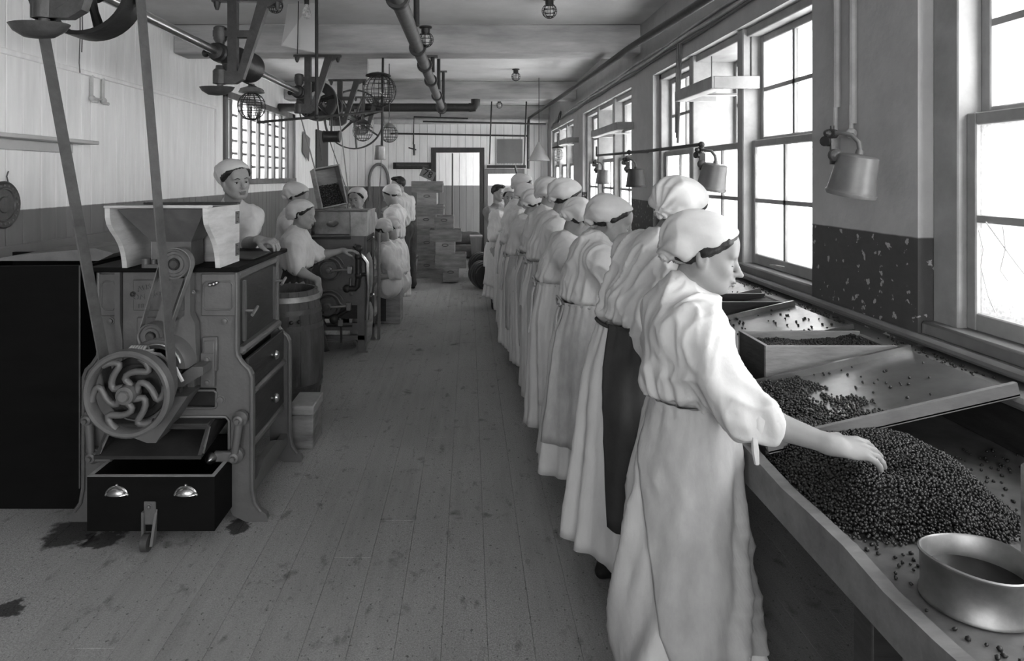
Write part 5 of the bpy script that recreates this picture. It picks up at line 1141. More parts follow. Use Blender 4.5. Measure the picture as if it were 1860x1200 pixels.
MB().lathe((MXC + .225, 3.0, .322), (0, -1, 0), [(.026, 0), (.022, .02), (.004, .04)], 12).build('bar_end', 'steel', M1)
# bottom drawer on its caster
dr = thing('floor_drawer', 'black wooden drawer with two shell handles pulled out under the near machine', 'drawer', (-1.372, 3.0, 0))
x0, x1, y0, y1, z0, z1, th = -1.648, -1.098, 2.85, 3.40, .07, .305, .018
MB().box((x0, y0, z0), (x1, y0 + th, z1)).build('front', 'wood_black', dr, smooth=None); MB().box((x0, y1 - th, z0), (x1, y1, z1 - .03)).build('back', 'wood_black', dr, smooth=None)
for x in (x0, x1 - th): MB().box((x, y0 + th, z0), (x + th, y1 - th, z1)).build('side', 'wood_black', dr, smooth=None)
MB().box((x0 + th, y0 + th, z0), (x1 - th, y1 - th, z0 + .012)).build('bottom', 'wood_black', dr, smooth=None)
r_ = MB(); r_.box((x0, y0, z1), (x1, y0 + th, z1 + .002)); r_.box((x0, y0 + th, z1), (x0 + th, y1, z1 + .002)); r_.box((x1 - th, y0 + th, z1), (x1, y1, z1 + .002)); r_.build('worn_edge', 'wood_crate_pale', dr, smooth=None)
for hx in (-1.52, -1.222):
    h = MB(); vs = []; fs = []; n, m_ = 15, 6
    for i in range(m_ + 1):
        t = i / m_ * PI / 2
        for k in range(n + 1):
            a = PI * k / n; rr = .040 * math.cos(t) * (1 + .05 * math.cos(14 * a)) ; vs.append((hx + rr * 1.1 * math.cos(a), y0 - .022 * math.sin(t), .228 + rr * .78 * math.sin(a)))
    for i in range(m_):
        for k in range(n): a = i * (n + 1) + k; fs.append((a, a + 1, a + n + 2, a + n + 1))
    h.add(vs, fs); h.tube([(hx + .046 * math.cos(a), y0 - .002, .227 + .036 * math.sin(a)) for a in np.linspace(0, PI, 16)], .004, 6); h.sphere((hx, y0, .268), .007, 8, 6); h.sphere((hx - .047, y0, .227), .006, 8, 6); h.sphere((hx + .047, y0, .227), .006, 8, 6); h.build('shell_handle', 'brass', dr)
cs = MB(); cx = -1.375; cs.box((cx - .026, y0 - .008, .10), (cx + .026, y0, .20), .003); cs.box((cx - .03, y0 - .02, .055), (cx - .02, y0 - .002, .16)); cs.add([(cx + .02, y0 - .05, .03), (cx + .032, y0 - .05, .03), (cx + .032, y0 - .002, .165), (cx + .02, y0 - .002, .165), (cx + .02, y0 - .012, .02), (cx + .032, y0 - .012, .02)], [(0, 1, 2, 3), (4, 5, 1, 0), (3, 2, 5, 4), (1, 5, 2), (0, 3, 4)]); bolt(cs, (cx, y0 - .008, .18), .008); cs.build('caster_bracket', 'machine_paint', dr, smooth=None)
MB().cyl((cx - .016, y0 - .03, .038), (cx + .012, y0 - .03, .038), .036, n=20).build('caster_wheel', 'cast_iron', dr)
for x in (x0 + .05, x1 - .05): MB().cyl((x - .012, 3.3, .036), (x + .012, 3.3, .036), .036, n=16).build('rear_wheel', 'cast_iron', dr)
# ------------------------------------------------------------------ line shaft, belts and hangers
SX, SZ = -1.62, 2.40
ls = thing('line_shaft', 'polished steel overhead drive shaft running the length of the room', 'shaft', (SX, 5.5, SZ))
MB().cyl((SX, 2.2, SZ), (SX, 9.75, SZ), .026, n=18).build('rod', 'steel', ls)
def pulley(y0, y1, r, nm, spokes=0, m_='cast_iron', web=True):
    p = MB(); p.ring((SX, y0, SZ), UX, UZ, (0, y1 - y0, 0), r, r - .018, 44); p = p.build(nm, m_, ls, smooth=.6)
    MB().lathe((SX, y0, SZ), UY, [(.027, 0), (.05, 0), (.05, y1 - y0), (.027, y1 - y0)], 18, False).build('hub', m_, p)
    for k in range(spokes):
        a = 2 * PI * k / spokes + .3; d = Vector((math.cos(a), 0, math.sin(a))); c = Vector((SX, (y0 + y1) / 2, SZ)); MB().tube([c + d * .04, c + d * (r * .5), c + d * (r - .01)], [.026, .018, .024] if r < .3 else [.02, .014, .012], 8).build('spoke', m_, p)
    return p
pulley(2.73, 2.87, .215, 'broad_pulley', 4, 'black_iron')
MB().lathe((SX, 4.58, SZ), UY, [(.026, 0), (.095, 0), (.10, .01), (.102, .10), (.106, .11), (.106, .26), (.112, .27), (.112, .30), (.10, .31), (.026, .3)], 36).build('drum_pulley', 'black_iron', ls)
p7 = pulley(7.0, 7.1, .21, 'web_pulley', 5, 'black_iron'); p77 = pulley(7.62, 7.72, .15, 'web_pulley', 4, 'black_iron'); pulley(9.28, 9.34, .42, 'great_wheel', 7, 'black_iron')
for (c, r) in (((SX, 7.05), .2), ((SX, 7.67), .14)): MB().ring((SX, c[1], SZ), UX, UZ, (0, .01, 0), r - .005, r * .55, 36).build('web', 'black_iron', ls)
b1 = belt_loop((SX, SZ), .216, (FW.x, FW.z), .133, 2.77, 2.845); b1.build('drive_belt', 'leather_dark', label='long leather belt slanting from the overhead pulley to the flywheel shaft', cat='belt')
def hanger(y, ztop, label, drip=True, flip=False, pack=None):
    t = thing('shaft_hanger', label, 'bracket', (SX + .1, y, ztop), 'cast-iron shaft hangers'); d = .05; w = Vector((0, d, 0)); o = (SX, y - d / 2, 0)
    def bar(m, pts):
        e = .0025 * len(m.v) / 4; m.prism(pts, (SX, y - d / 2 + e * .12, 0), (1, 0, 0), (0, 0, 1), (0, d - e * .24, 0))
    m = MB(); H = ztop; zb = 2.2; xr = .33
    bar(m, [(.055, zb + .03), (.115, zb + .07), (.115, H), (.055, H)])
    bar(m, [(.10, zb), (.155, zb + .03), (xr, H), (xr - .075, H)]); bar(m, [(.055, 2.50), (.22, 2.50), (.235, 2.545), (.055, 2.545)])
    bar(m, [(-.04, zb), (.105, zb), (.155, zb + .03), (.115, zb + .085), (-.04, zb + .085)]); bar(m, [(-.04, 2.505), (.06, 2.505), (.06, 2.545), (-.04, 2.545)])
    bar(m, [(-.05, H - .02), (xr + .07, H - .02), (xr + .07, H), (-.05, H)]); bar(m, [(xr - .02, H - .06), (xr + .05, H - .02), (xr - .04, H - .02)])
    m.build('frame', 'cast_iron', t, smooth=None)
    b = MB(); b.lathe((SX, y, 2.20), UZ, [(.04, 0), (.042, .09), (.03, .10), (.026, .12)], 16); b.build('adjusting_screw', 'cast_iron', t); b = MB(); b.lathe((SX, y, 2.49), UZ, [(.022, -.05), (.03, -.02), (.042, 0), (.042, .075), (.03, .085)], 16); b.build('adjusting_screw', 'cast_iron', t)
    c = MB(); c.lathe((SX, y - .10, SZ), UY, [(.03, 0), (.05, .005), (.05, .05), (.062, .06), (.062, .14), (.05, .15), (.05, .195), (.03, .2)], 20); c.cyl((SX - .06, y, SZ - .03), (SX - .06, y, SZ + .06), .012, n=8); c.sphere((SX - .075, y - .05, SZ - .01), .025, 8, 6); c.build('bearing', 'black_iron', t)
    if drip:
        dp = MB().lathe((SX - .02, y, 2.125), UZ, [(.01, 0), (.05, .006), (.085, .03), (.10, .055), (.097, .055), (.08, .032), (.04, .012)], 20, False); dp.v = [(SX - .02 + (x - SX + .02) * 1.15, y + (yy - y) * .7, z) for x, yy, z in dp.v]; dp.f += [tuple(range(19, -1, -1))]; dp.build('drip_pan', 'cast_iron', t)
        MB().cyl((SX, y, 2.135), (SX, y, 2.20), .02, n=12).build('drip_stem', 'cast_iron', t)
    for x in (-.02, xr + .04): MB().lathe((SX + x, y, H - .02), (0, 0, -1), [(.024, 0), (.02, .025), (.01, .05)], 8).build('bolt', 'black_iron', t)
    if pack: MB().box((SX - .06, y - .05, ztop), (SX + .42, y + .05, pack), .004).build('packing_block', 'beam_paint', t)
hanger(2.52, 2.755, 'nearest shaft hanger with a long oil pan, top left corner')
hanger(4.30, 2.752, 'large cast-iron shaft hanger over the machine operator', pack=ZC)
hanger(6.30, 2.755, 'shaft hanger bolted under the first whole beam', drip=False)
hanger(7.86, 2.752, 'forked shaft hanger near the wire cage lamp', drip=False, pack=ZC); hanger(9.55, 2.752, 'farthest shaft hanger beside the great spoked wheel', drip=False, pack=ZC)
# ------------------------------------------------------------------ left side: black bin, barrel, block
bn = thing('black_bin', 'large black wooden bin standing left of the near machine', 'bin', (-2.2, 3.5, 0))
MB().prism([(-2.74, 0), (-1.87, 0), (-1.87, 1.17), (-2.40, 1.165), (-2.47, 1.155), (-2.52, 1.125), (-2.55, 1.115), (-2.74, 1.11)], (0, 3.18, 0), (1, 0, 0), (0, 0, 1), (0, .03, 0)).build('front', 'wood_black', bn, smooth=None)
MB().box((-2.74, 3.21, 0), (-2.71, 3.95, 1.11)).build('side', 'wood_black', bn, smooth=None); MB().box((-1.90, 3.21, 0), (-1.87, 3.95, 1.165)).build('side', 'wood_black', bn, smooth=None)
MB().box((-2.71, 3.92, 0), (-1.90, 3.95, 1.15)).build('back', 'wood_black', bn, smooth=None); MB().box((-2.71, 3.21, .05), (-1.90, 3.92, .09)).build('bottom', 'wood_black', bn, smooth=None)
MB().tube([(-1.873, 3.178, .1), (-1.873, 3.178, 1.17)], .004, 6).build('corner_strip', 'pipe_grey', bn); MB().box((-2.7, 3.172, .30), (-2.42, 3.18, .72), .003).build('low_panel', 'wood_black', bn)
MB().prism([(-2.46, 1.171), (-1.88, 1.171), (-1.80, 1.21), (-1.90, 1.235), (-2.3, 1.20)], (0, 3.35, 0), (1, 0, 0), (0, 0, 1), (0, .5, 0)).build('canvas_cover', 'cloth_grey', label='grey canvas lying over the top of the black bin', cat='cover', smooth=None)
BC = Vector((-1.245, 4.52, 0)); br = thing('barrel', 'dark wooden barrel with iron hoops beside the near machine', 'barrel', BC)
ns = 20; bz0, bz1 = .0, .835
def brad(z): t = (z - bz0) / (bz1 - bz0); return .205 + .045 * math.sin(PI * t)
for k in range(ns):
    a0, a1 = 2 * PI * k / ns + .004, 2 * PI * (k + 1) / ns - .004; m = MB(); vs = []; N = 7
    for i in range(N):
        z = bz0 + (bz1 - bz0) * i / (N - 1); r = brad(z)
        for a, rr in ((a0, r), (a1, r), (a1, r - .02), (a0, r - .02)): vs.append(BC + Vector((math.cos(a) * rr, math.sin(a) * rr, z)))
    fs = [(0, 3, 2, 1), tuple(4 * (N - 1) + i for i in range(4))] + [(4 * i + j, 4 * i + (j + 1) % 4, 4 * i + 4 + (j + 1) % 4, 4 * i + 4 + j) for i in range(N - 1) for j in range(4)]
    m.add(vs, fs).build('stave', 'barrel_wood', br, smooth=None)
for z in (.035, .20, .60, .70, .785):
    MB().lathe(BC + Vector((0, 0, z)), UZ, [(brad(z) + .001, -.017), (brad(z - .017) + .004, -.017), (brad(z + .017) + .004, .017), (brad(z + .017) + .001, .017)], 36, False).build('hoop', 'tin_dull' if z > .75 else 'cast_iron', br, smooth=.4)
MB().lathe(BC + Vector((0, 0, .75)), UZ, [(.001, 0), (.19, 0)], 24, False).build('contents', 'fruit', br)
for a in (-1.2, -1.0): MB().sphere(BC + Vector((.255 * math.cos(a), .255 * math.sin(a), .65)), .014, 8, 6).build('bung', 'wood_dark', br)
wb = thing('wooden_block', 'small wooden box on the floor by the rear foot of the near machine', 'box', (-.985, 3.98, 0))
MB().box((-1.055, 3.87, 0), (-.915, 4.12, .20), .006).build('body', 'wood_crate', wb); MB().box((-1.06, 3.865, .20), (-.91, 4.125, .255), .006).build('lid', 'wood_crate_pale', wb)
# wall plaque, shelf, taps
pq = thing('wall_plaque', 'dark round cast plaque hung on the wall at the left edge', 'plaque', (XL, 3.93, 1.4))
MB().lathe((XL + .002, 3.93, 1.43), UX, [(.14, 0), (.142, .012), (.134, .02), (.126, .014), (.105, .014), (.10, .02), (.094, .02), (.09, .012), (.05, .012), (.045, .018), (.02, .02)], 40).build('disc', 'cast_iron', pq)
for k in range(20): a = 2 * PI * k / 20; MB().box((XL + .015, 3.93 + .116 * math.cos(a) - .005, 1.43 + .116 * math.sin(a) - .005), (XL + .021, 3.93 + .116 * math.cos(a) + .005, 1.43 + .116 * math.sin(a) + .005)).build('stud', 'enamel_grey', pq, smooth=None)
MB().tube([(XL + .01, 3.97, 1.565), (XL + .012, 3.955, 1.60), (XL + .012, 3.97, 1.63)], .004, 6).build('hook', 'cast_iron', pq)
sh = thing('wall_shelf', 'narrow painted shelf on the left wall', 'shelf', (XL + .08, 4.2, 1.8)); MB().box((XL, 3.3, 1.825), (XL + .14, 4.72, 1.85), .004).build('plank', 'plaster_white', sh); MB().box((XL, 3.4, 1.76), (XL + .025, 4.6, 1.825), .004).build('cleat', 'plaster_white', sh)
gt = MB(); 
for y in (4.84, 4.99): gt.tube([(XL + .015, y, 2.34), (XL + .015, y, 2.19)], .012, 8); gt.sphere((XL + .02, y, 2.17), .024, 8, 6); gt.cyl((XL + .02, y, 2.15), (XL + .06, y, 2.145), .012, n=8)
gt.tube([(XL + .02, 4.84, 2.175), (XL + .02, 4.99, 2.175)], .008, 6); gt.build('wall_taps', 'pipe_white', label='pair of small pipe taps under the rail on the left wall', cat='tap')
st = MB(); st.tube([(XL + .03, 4.67, 2.95), (XL + .028, 4.675, 2.6), (XL + .03, 4.66, 2.4), (XL + .03, 4.67, 2.33)], .004, 5); st.tube([(XL + .03, 4.69, 2.95), (XL + .03, 4.70, 2.65), (XL + .03, 4.69, 2.48)], .004, 5); st.build('hanging_string', 'pipe_grey', label='loose string hanging from the upper rail on the left wall', cat='string')
# ------------------------------------------------------------------ far machine
M2X0, M2X1, M2Y, M2Y2 = -1.60, -.935, 6.0, 6.5
M2 = thing('sifting_machine', 'second grey machine with tin hopper, flanged pulleys and pipework beyond the barrel', 'machine', ((M2X0 + M2X1) / 2, 6.25, 0))
def frame2(y0, nm):
    m = MB(); w = (0, .03, 0); xc = (M2X0 + M2X1) / 2; hw = (M2X1 - M2X0) / 2
    def pr(p): m.prism([(xc + a, b) for a, b in p], (0, y0, 0), (1, 0, 0), (0, 0, 1), w)
    pr([(-hw, .43), (hw - .08, .43), (hw - .08, .20), (hw, .20), (hw, 1.06), (-hw, 1.06)])
    pr([(-hw, .115), (hw, .115), (hw, .155), (-hw, .155)]); pr([(-hw, .20), (hw - .08, .20), (hw - .08, .265), (-hw, .265)])
    for s in (-1, 1): pr([(s * hw, .2), (s * hw, .02), (s * (hw + .015), 0), (s * (hw - .09), 0), (s * (hw - .075), .02), (s * (hw - .075), .2)])
    return m.build(nm, 'machine_paint', M2, smooth=None)
f2 = frame2(M2Y, 'front_frame'); frame2(M2Y2, 'rear_frame'); xc2 = (M2X0 + M2X1) / 2
MB().box((M2X0 + .02, M2Y + .032, .30), (M2X1 - .02, M2Y2 - .002, 1.05)).build('dark_fill', 'machine_dark', M2, smooth=None)
MB().tube([(M2X1 - .004, M2Y - .004, z) for z in (0.03, .5, 1.05)], .011, 8).build('bead', 'machine_paint', f2); MB().tube([(M2X0, M2Y - .003, .112), (M2X1 - .11, M2Y - .003, .112), (M2X1 - .085, M2Y - .003, .09), (M2X1 - .08, M2Y - .003, .02)], .008, 8).build('bead', 'machine_paint', f2)
MB().tube([(M2X1 - .05, 5.985, .9), (M2X1 + .01, 5.98, .82), (M2X1 + .02, 5.98, .6), (M2X1 + .01, 5.985, .3)], .02, 8).build('leg_rail', 'steel', M2)
for z in (1.0, .48): MB().tube([(M2X1 - .01, 6.05, z), (M2X1 + .07, 6.0, z + .05)], .009, 8).build('side_lever', 'steel', M2)
# tin hopper with an open recess
hz0, hz1 = 1.06, 1.285; hop = thing('tin_hopper', 'sheet-tin hopper on top of the far machine', 'hopper', (xc2, 6.22, hz0))
hx0, hx1 = -1.66, M2X1 + .015
MB().box((hx0, 5.97, hz0), (-1.43, 5.985, hz1)).build('front_sheet', 'tin_dull', hop, smooth=None); MB().box((-1.075, 5.97, hz0), (hx1, 5.985, hz1)).build('front_sheet', 'tin_dull', hop, smooth=None)
MB().box((hx1 - .015, 5.985, hz0), (hx1, 6.45, hz1)).build('side_sheet', 'tin_dull', hop, smooth=None); MB().box((hx0, 5.985, hz0), (hx0 + .015, 6.45, hz1)).build('side_sheet', 'tin_dull', hop, smooth=None); MB().box((hx0, 6.45, hz0), (hx1, 6.465, hz1)).build('back_sheet', 'tin_dull', hop, smooth=None)
MB().box((-1.43, 6.13, hz0), (-1.075, 6.145, hz1)).build('recess_sheet', 'tin_dull', hop, smooth=None)
MB().box((-1.43, 5.97, hz0 - .03), (-1.075, 6.14, hz0 + .005)).build('lip', 'wood_dark', hop, smooth=None)
rmm = MB(); rmm.tube([(hx0, 5.968, hz1), (hx1, 5.968, hz1), (hx1, 6.46, hz1)], .008, 6); rmm.tube([(-1.43, 5.966, hz1), (-1.43, 5.966, hz0), (-1.075, 5.966, hz0), (-1.075, 5.966, hz1)], .007, 6); rmm.build('wired_edge', 'tin', hop)
sc_ = MB().lathe((-1.25, 6.05, 1.16), (0, -.5, 1), [(.055, .008), (.05, 0), (.03, -.012), (.005, -.018)], 20, False); sc_.build('tin_scoop', 'tin', label='small round tin scoop lying in the far machine hopper', cat='scoop')
# two flanged pulleys with guards
for (px, py, r, nm) in ((598, 490, .085, 'upper_flange'), (596, 556, .088, 'lower_flange')):
    c = PX(px, py, 5.95); p = MB().lathe(c + Vector((0, .05, 0)), (0, -1, 0), [(r + .02, 0), (r + .02, .02), (r, .03), (r, .07), (r * .9, .085), (r * .82, .085), (r * .78, .075), (r * .45, .075), (r * .42, .09), (r * .25, .095), (r * .22, .11), (.004, .112)], 36).build(nm, 'machine_paint', M2)
    MB().tube([c + Vector((math.cos(a) * (r + .022), .0, math.sin(a) * (r + .022))) for a in np.linspace(2.7, .25, 16)] + [c + Vector((r + .06, .0, .0))], .012, 8).build('guard', 'machine_paint', M2)
    MB().tube([c + Vector((math.cos(a) * (r + .05), .02, math.sin(a) * (r + .05))) for a in np.linspace(2.7, .35, 14)], .010, 8).build('guard', 'machine_paint', M2)
    MB().tube([c + Vector((.03, -.05, 0)), c + Vector((.19, -.04, .01))], .012, 8).build('crank_arm', 'steel', p); MB().box(c + Vector((.17, -.06, -.03)), c + Vector((.215, -.02, .04)), .005).build('crank_block', 'steel', p)
    for dx, dz in ((-.1, .14), (.1, .15), (.2, .1)): bolt(MB(), c + Vector((dx, .05, dz)), .012).build('bolt', 'machine_paint', M2)
# black pipework
vp = MB(); q0 = PX(651, 452, 5.93); q1 = PX(651, 500, 5.93); q2 = PX(649, 524, 5.93); q3 = PX(630, 524, 5.93)
vp.tube([q0, q1], .028, 12); vp.tube([q1, q2 + Vector((0, 0, .02)), q2 + Vector((-.02, 0, 0)), q3], .026, 12)
for p in (q0, q0 - Vector((0, 0, .07)), q1, q3): vp.sphere(p, .036, 10, 8)
vp.tube([q1, q1 + Vector((.07, -.01, .01))], .016, 8); vp.tube([q0, q0 + Vector((-.04, 0, .03))], .02, 8); vp.build('valve_pipe', 'black_iron', M2)
MB().tube([PX(637, 505, 5.94), PX(636, 520, 5.94)], .011, 8).build('spindle', 'steel', M2)
vp = MB(); vp.tube([PX(588, 565, 5.93), PX(588, 582, 5.93), PX(594, 592, 5.93), PX(640, 592, 5.93)], .009, 8); vp.sphere(PX(607, 580, 5.92), .045, 10, 8); vp.tube([PX(600, 583, 5.92), PX(636, 560, 5.92)], .016, 8); vp.build('lower_valve', 'black_iron', M2)
MB().tube([PX(619, 585, 5.91), PX(620, 622, 5.91)], .008, 8).build('pedal_rod', 'black_iron', M2); MB().box(PX(615, 580, 5.93), PX(622, 592, 5.90)).build('rod_block', 'steel', M2)
MB().prism([(0, .0), (.06, .02), (.075, .12), (.07, .32), (.04, .40), (.0, .36), (-.02, .2)], (-.965, 6.12, .50), (1, 0, 0), (0, 0, 1), (0, .012, 0)).build('tin_guard', 'tin', M2, smooth=.3)
sk = Clay(); sk.ell((-1.0, 6.25, .30), (.09, .12, .15), None, .03).ell((-1.02, 6.25, .14), (.10, .13, .14), None, .05); sk.half((0, 0, .0), (0, 0, -1), .01); v, q = sk.mesh(.012); N = vert_normals(v, q); v = v + N * (.012 * (ridge(v * A([16, 16, 6])) - .5))[:, None]
surf('small_sack', v, q, 'wood_crate_pale', at=(-1.0, 6.25, 0), label='pale sack standing inside the frame of the far machine', cat='sack')
MB().box((-.90, 6.47, 0), (-.875, 6.53, 1.04), .004).build('rear_post', 'machine_paint', M2)
# tipped crate with fruit
def crate(name, label, L=.475, Wd=.30, H=.175, m_='wood_crate', loc=(0, 0, 0), M=None, group=None, handle=True, th=.014, cat='crate'):
    """open-topped crate, long axis local x, mouth +z; board-built"""
    t = thing(name, label, cat, loc, group); R3 = M if M is not None else Matrix.Identity(3); o = Vector(loc)
    def bx(nm, a, b, m2=m_):
        q = MB().box(a, b, .003); q.v = [tuple(o + R3 @ Vector(p)) for p in q.v]; return q.build(nm, m2, t, smooth=None)
    bx('bottom_board', (-L / 2, -Wd / 2, 0), (L / 2, Wd / 2, th))
    for s in (-1, 1): bx('side_board', (-L / 2, s * Wd / 2 - (th if s > 0 else 0), th), (L / 2, s * Wd / 2 + (th if s < 0 else 0), H))
    for s in (-1, 1):
        e = bx('end_board', (s * L / 2 - (th if s > 0 else 0), -Wd / 2 + th, th), (s * L / 2 + (th if s < 0 else 0), Wd / 2 - th, H))
        if handle:
            q = MB().tube(circle((s * (L / 2 + .003), 0, H * .72), 1, Vector((0, .045, 0)), Vector((0, 0, .018)), 18), .005, 6, closed=True); q.v = [tuple(o + R3 @ Vector(p)) for p in q.v]; q.build('handle_ring', 'cast_iron', e)
    return t
cz = Vector((.40, -.90, .12)).normalized(); cxv = Vector((.02, -.10, 1)); cxv = (cxv - cz * cxv.dot(cz)).normalized(); ca = .16; tmp = cz.cross(cxv); cxv = (cxv * math.cos(ca) + tmp * math.sin(ca)).normalized(); cyv = cz.cross(cxv)
CM = Matrix((cxv, cyv, cz)).transposed(); cl = PX(601, 338, 6.42) - cz * .19
cr = crate('crate', 'wooden crate of fruit tipped up over the far machine hopper', .40, .26, .19, 'wood_crate_pale', cl, CM, handle=False, group='fruit crates')
rs = np.random.RandomState(8); g = jgrid(-.185, .03, -.115, .115, .010, rs); zz = .02 + .075 * sstep(.05, -.17, g[:, 0]) ; loc = np.stack([g[:, 0], g[:, 1], zz + rs.rand(len(g)) * .006], 1); R3 = np.array(CM); wp = loc @ R3.T + A(cl)
berries('crate_fruit', wp, 'dark fruit sliding in the tipped crate', seed=70, r=.007)
# ------------------------------------------------------------------ crates stacked at the far end
SY = 10.05
def stack(rows, y, names):
    for (px0, px1, py0, py1, wide), lab in zip(rows, names):
        a, b = PX(px0, py1, y), PX(px1, py0, y); L, H = b.x - a.x, b.z - a.z
        if wide: crate('crate', lab, L, .29, H, 'wood_crate', ((a.x + b.x) / 2, y + .145, max(a.z, 0)), None, 'stacked fruit crates', True)
        else: crate('crate', lab, .46, L, H, 'wood_crate' if random.random() < .6 else 'wood_crate_pale', ((a.x + b.x) / 2, y + .23, max(a.z, 0)), Matrix.Rotation(PI / 2, 3, 'Z'), 'stacked fruit crates', True)
ta = [(747, 804, 329, 350, 1), (757, 793, 350, 372, 0), (748, 806, 372, 393, 1), (757, 791, 393, 413, 0), (750, 808, 413, 434, 1), (757, 793, 434, 456, 0), (753, 810, 456, 476, 1), (757, 793, 476, 496, 0), (752, 808, 496, 514, 1)]
stack(ta, 10.35, ['topmost crate of the tall back stack, shown long side on', 'crate end with a ring handle, second from the top of the tall stack', 'long crate third from the top of the tall stack', 'dark crate end fourth from the top of the tall stack', 'long crate fifth from the top of the tall stack', 'crate end sixth from the top of the tall stack', 'long crate seventh from the top of the tall stack', 'crate end in shadow, second from the bottom of the tall stack', 'bottom crate of the tall back stack, in shadow'])
tb = [(789, 824, 393, 417, 0), (780, 838, 417, 439, 1), (791, 826, 439, 461, 0), (790, 847, 461, 487, 1), (804, 833, 487, 512, 0)]
stack(tb, 9.85, ['topmost crate of the short front stack, ring handle showing', 'long crate second from the top of the front stack', 'crate end with ring handle in the middle of the front stack', 'widest open crate near the foot of the front stack', 'small dark crate at the bottom of the front stack'])
nb = thing('number_board', 'tilted grey card numbered 78 on top of the crate stack', 'sign', PX(777, 328, 10.5))
cc = PX(777, 316, 10.52); ra = -.42; u = Vector((math.cos(ra), 0, math.sin(ra))); v = Vector((-math.sin(ra), 0, math.cos(ra)))
MB().obox(cc, u * .115, Vector((0, .006, 0)), v * .075).build('card', 'card_grey', nb, smooth=None); text_mesh('78', .155, cc + Vector((0, -.009, 0)), u, v, .002).build('numerals', 'ink', nb, smooth=None)
# seat block, slatted tub, sacks, bins and drums at the far end
sb = thing('seat_block', 'upright wooden box used as a seat by the far machine', 'box', (-.885, 7.3, 0)); MB().box((-1.03, 7.16, 0), (-.745, 7.44, .375), .006).build('body', 'wood_crate', sb); MB().box((-1.0, 7.152, .03), (-.90, 7.161, .34), .003).build('panel', 'wood_dark', sb)
tu = thing('slatted_tub', 'tapering slatted wooden tub beside the crate stacks', 'tub', (-.92, 9.75, 0))
for k in range(18):
    a0, a1 = 2 * PI * k / 18 + .015, 2 * PI * (k + 1) / 18 - .015; vs = []
    for r, z in ((.13, 0), (.17, .42)):
        for a, rr in ((a0, r), (a1, r), (a1, r - .015), (a0, r - .015)): vs.append((-.93 + math.cos(a) * rr, 9.85 + math.sin(a) * rr, z))
    MB().add(vs, [(0, 3, 2, 1), (4, 5, 6, 7), (0, 1, 5, 4), (1, 2, 6, 5), (2, 3, 7, 6), (3, 0, 4, 7)]).build('slat', 'wood_crate_pale', tu, smooth=None)
MB().lathe((-.93, 9.85, .38), UZ, [(.168, 0), (.176, 0), (.179, .03), (.17, .03)], 30, False).build('hoop', 'wood_dark', tu)
for i, (x, y, z, lab) in enumerate(((-.16, 12.8, 0, 'lower full sack lying near the far doorway'), (-.10, 12.85, .26, 'upper sack lying on another near the far doorway'))):
    s = Clay(); s.cap((x - .22, y, z + .13), (x + .22, y + .03, z + .13), .14, .13, .05); s.half((0, 0, z + .005), (0, 0, -1), .04); v, q = s.mesh(.016); N = vert_normals(v, q); v = v + N * (.02 * (vnoise(v * 9) - .5))[:, None]; surf('sack', v, q, 'sack', at=(x, y, z), label=lab, cat='sack', group='sacks by the doorway')
wbn = thing('waste_bin', 'tall narrow bin against the far door frame', 'bin', (.12, 12.0, 0))
MB().prism([(.06, 0), (.20, 0), (.235, .50), (.02, .50)], (0, 11.9, 0), (1, 0, 0), (0, 0, 1), (0, .25, 0)).build('body', 'board_grey', wbn, smooth=None); MB().box((.01, 11.89, .50), (.245, 12.16, .525), .004).build('rim', 'wood_crate_pale', wbn)
for (px, py, y, r, lab) in ((884, 500, 9.3, .19, 'nearer dark round drum leaning by the young man'), (882, 466, 10.2, .2, 'farther dark round drum behind the young man')):
    c = PX(px, py, y); 
    dm = thing('drum', lab, 'drum', (c.x, y, 0), 'dark drums by the young man'); MB().lathe((c.x, y, r), (.25, -1, 0), [(.01, .02), (r * .85, .02), (r * .9, .0), (r, .0), (r * 1.0, -.02), (r * .98, -.05), (r * 1.03, -.17), (r * .98, -.30), (r, -.32), (.01, -.33)], 32).build('shell', 'black_iron', dm)
    for h in (-.1, -.22): MB().lathe((c.x, y, r), (.25, -1, 0), [(r * 1.0, h - .01), (r * 1.05, h - .01), (r * 1.05, h + .01), (r * 1.0, h + .01)], 32, False).build('hoop', 'cast_iron', dm)
# ------------------------------------------------------------------ overhead pipes, lamps and cages
mp = thing('overhead_main', 'large jointed pipe hung from the ceiling, turning along the end of the room', 'pipe', (-.4, 6.5, 2.6))
MB().tube([(-.40, 2.6, 2.6), (-.40, 9.75, 2.6)], .048, 16).build('long_run', 'pipe_grey', mp); MB().tube([(XL + .01, 9.62, 2.6), (.02, 9.62, 2.6)], .06, 16).build('cross_run', 'pipe_dark', mp)
MB().tube([(.0, 9.62, 2.6), (.07, 9.62, 2.605), (.095, 9.62, 2.65), (.095, 9.62, 2.72)], .068, 16).build('elbow', 'pipe_dark', mp)
for y in (3.7, 5.15, 5.95, 6.9, 8.2): MB().lathe((-.40, y, 2.6), UY, [(.048, -.03), (.066, -.03), (.07, 0), (.066, .03), (.048, .03)], 18, False).build('collar', 'pipe_dark', mp)
MB().lathe((-.40, 9.62, 2.6), UY, [(.05, -.14), (.085, -.12), (.085, -.08), (.075, .08), (.085, .10), (.05, .14)], 18, False).build('tee', 'pipe_dark', mp)
for y, z in ((4.4, ZC), (6.35, 2.755), (7.6, ZC), (9.0, ZC)): MB().tube([(-.40 + .05, y, 2.6), (-.35, y, z)], .02, 10).build('drop_rod', 'pipe_dark', mp); MB().box((-.40, y - .05, z - .012), (-.30, y + .05, z)).build('ceiling_plate', 'pipe_grey', mp)
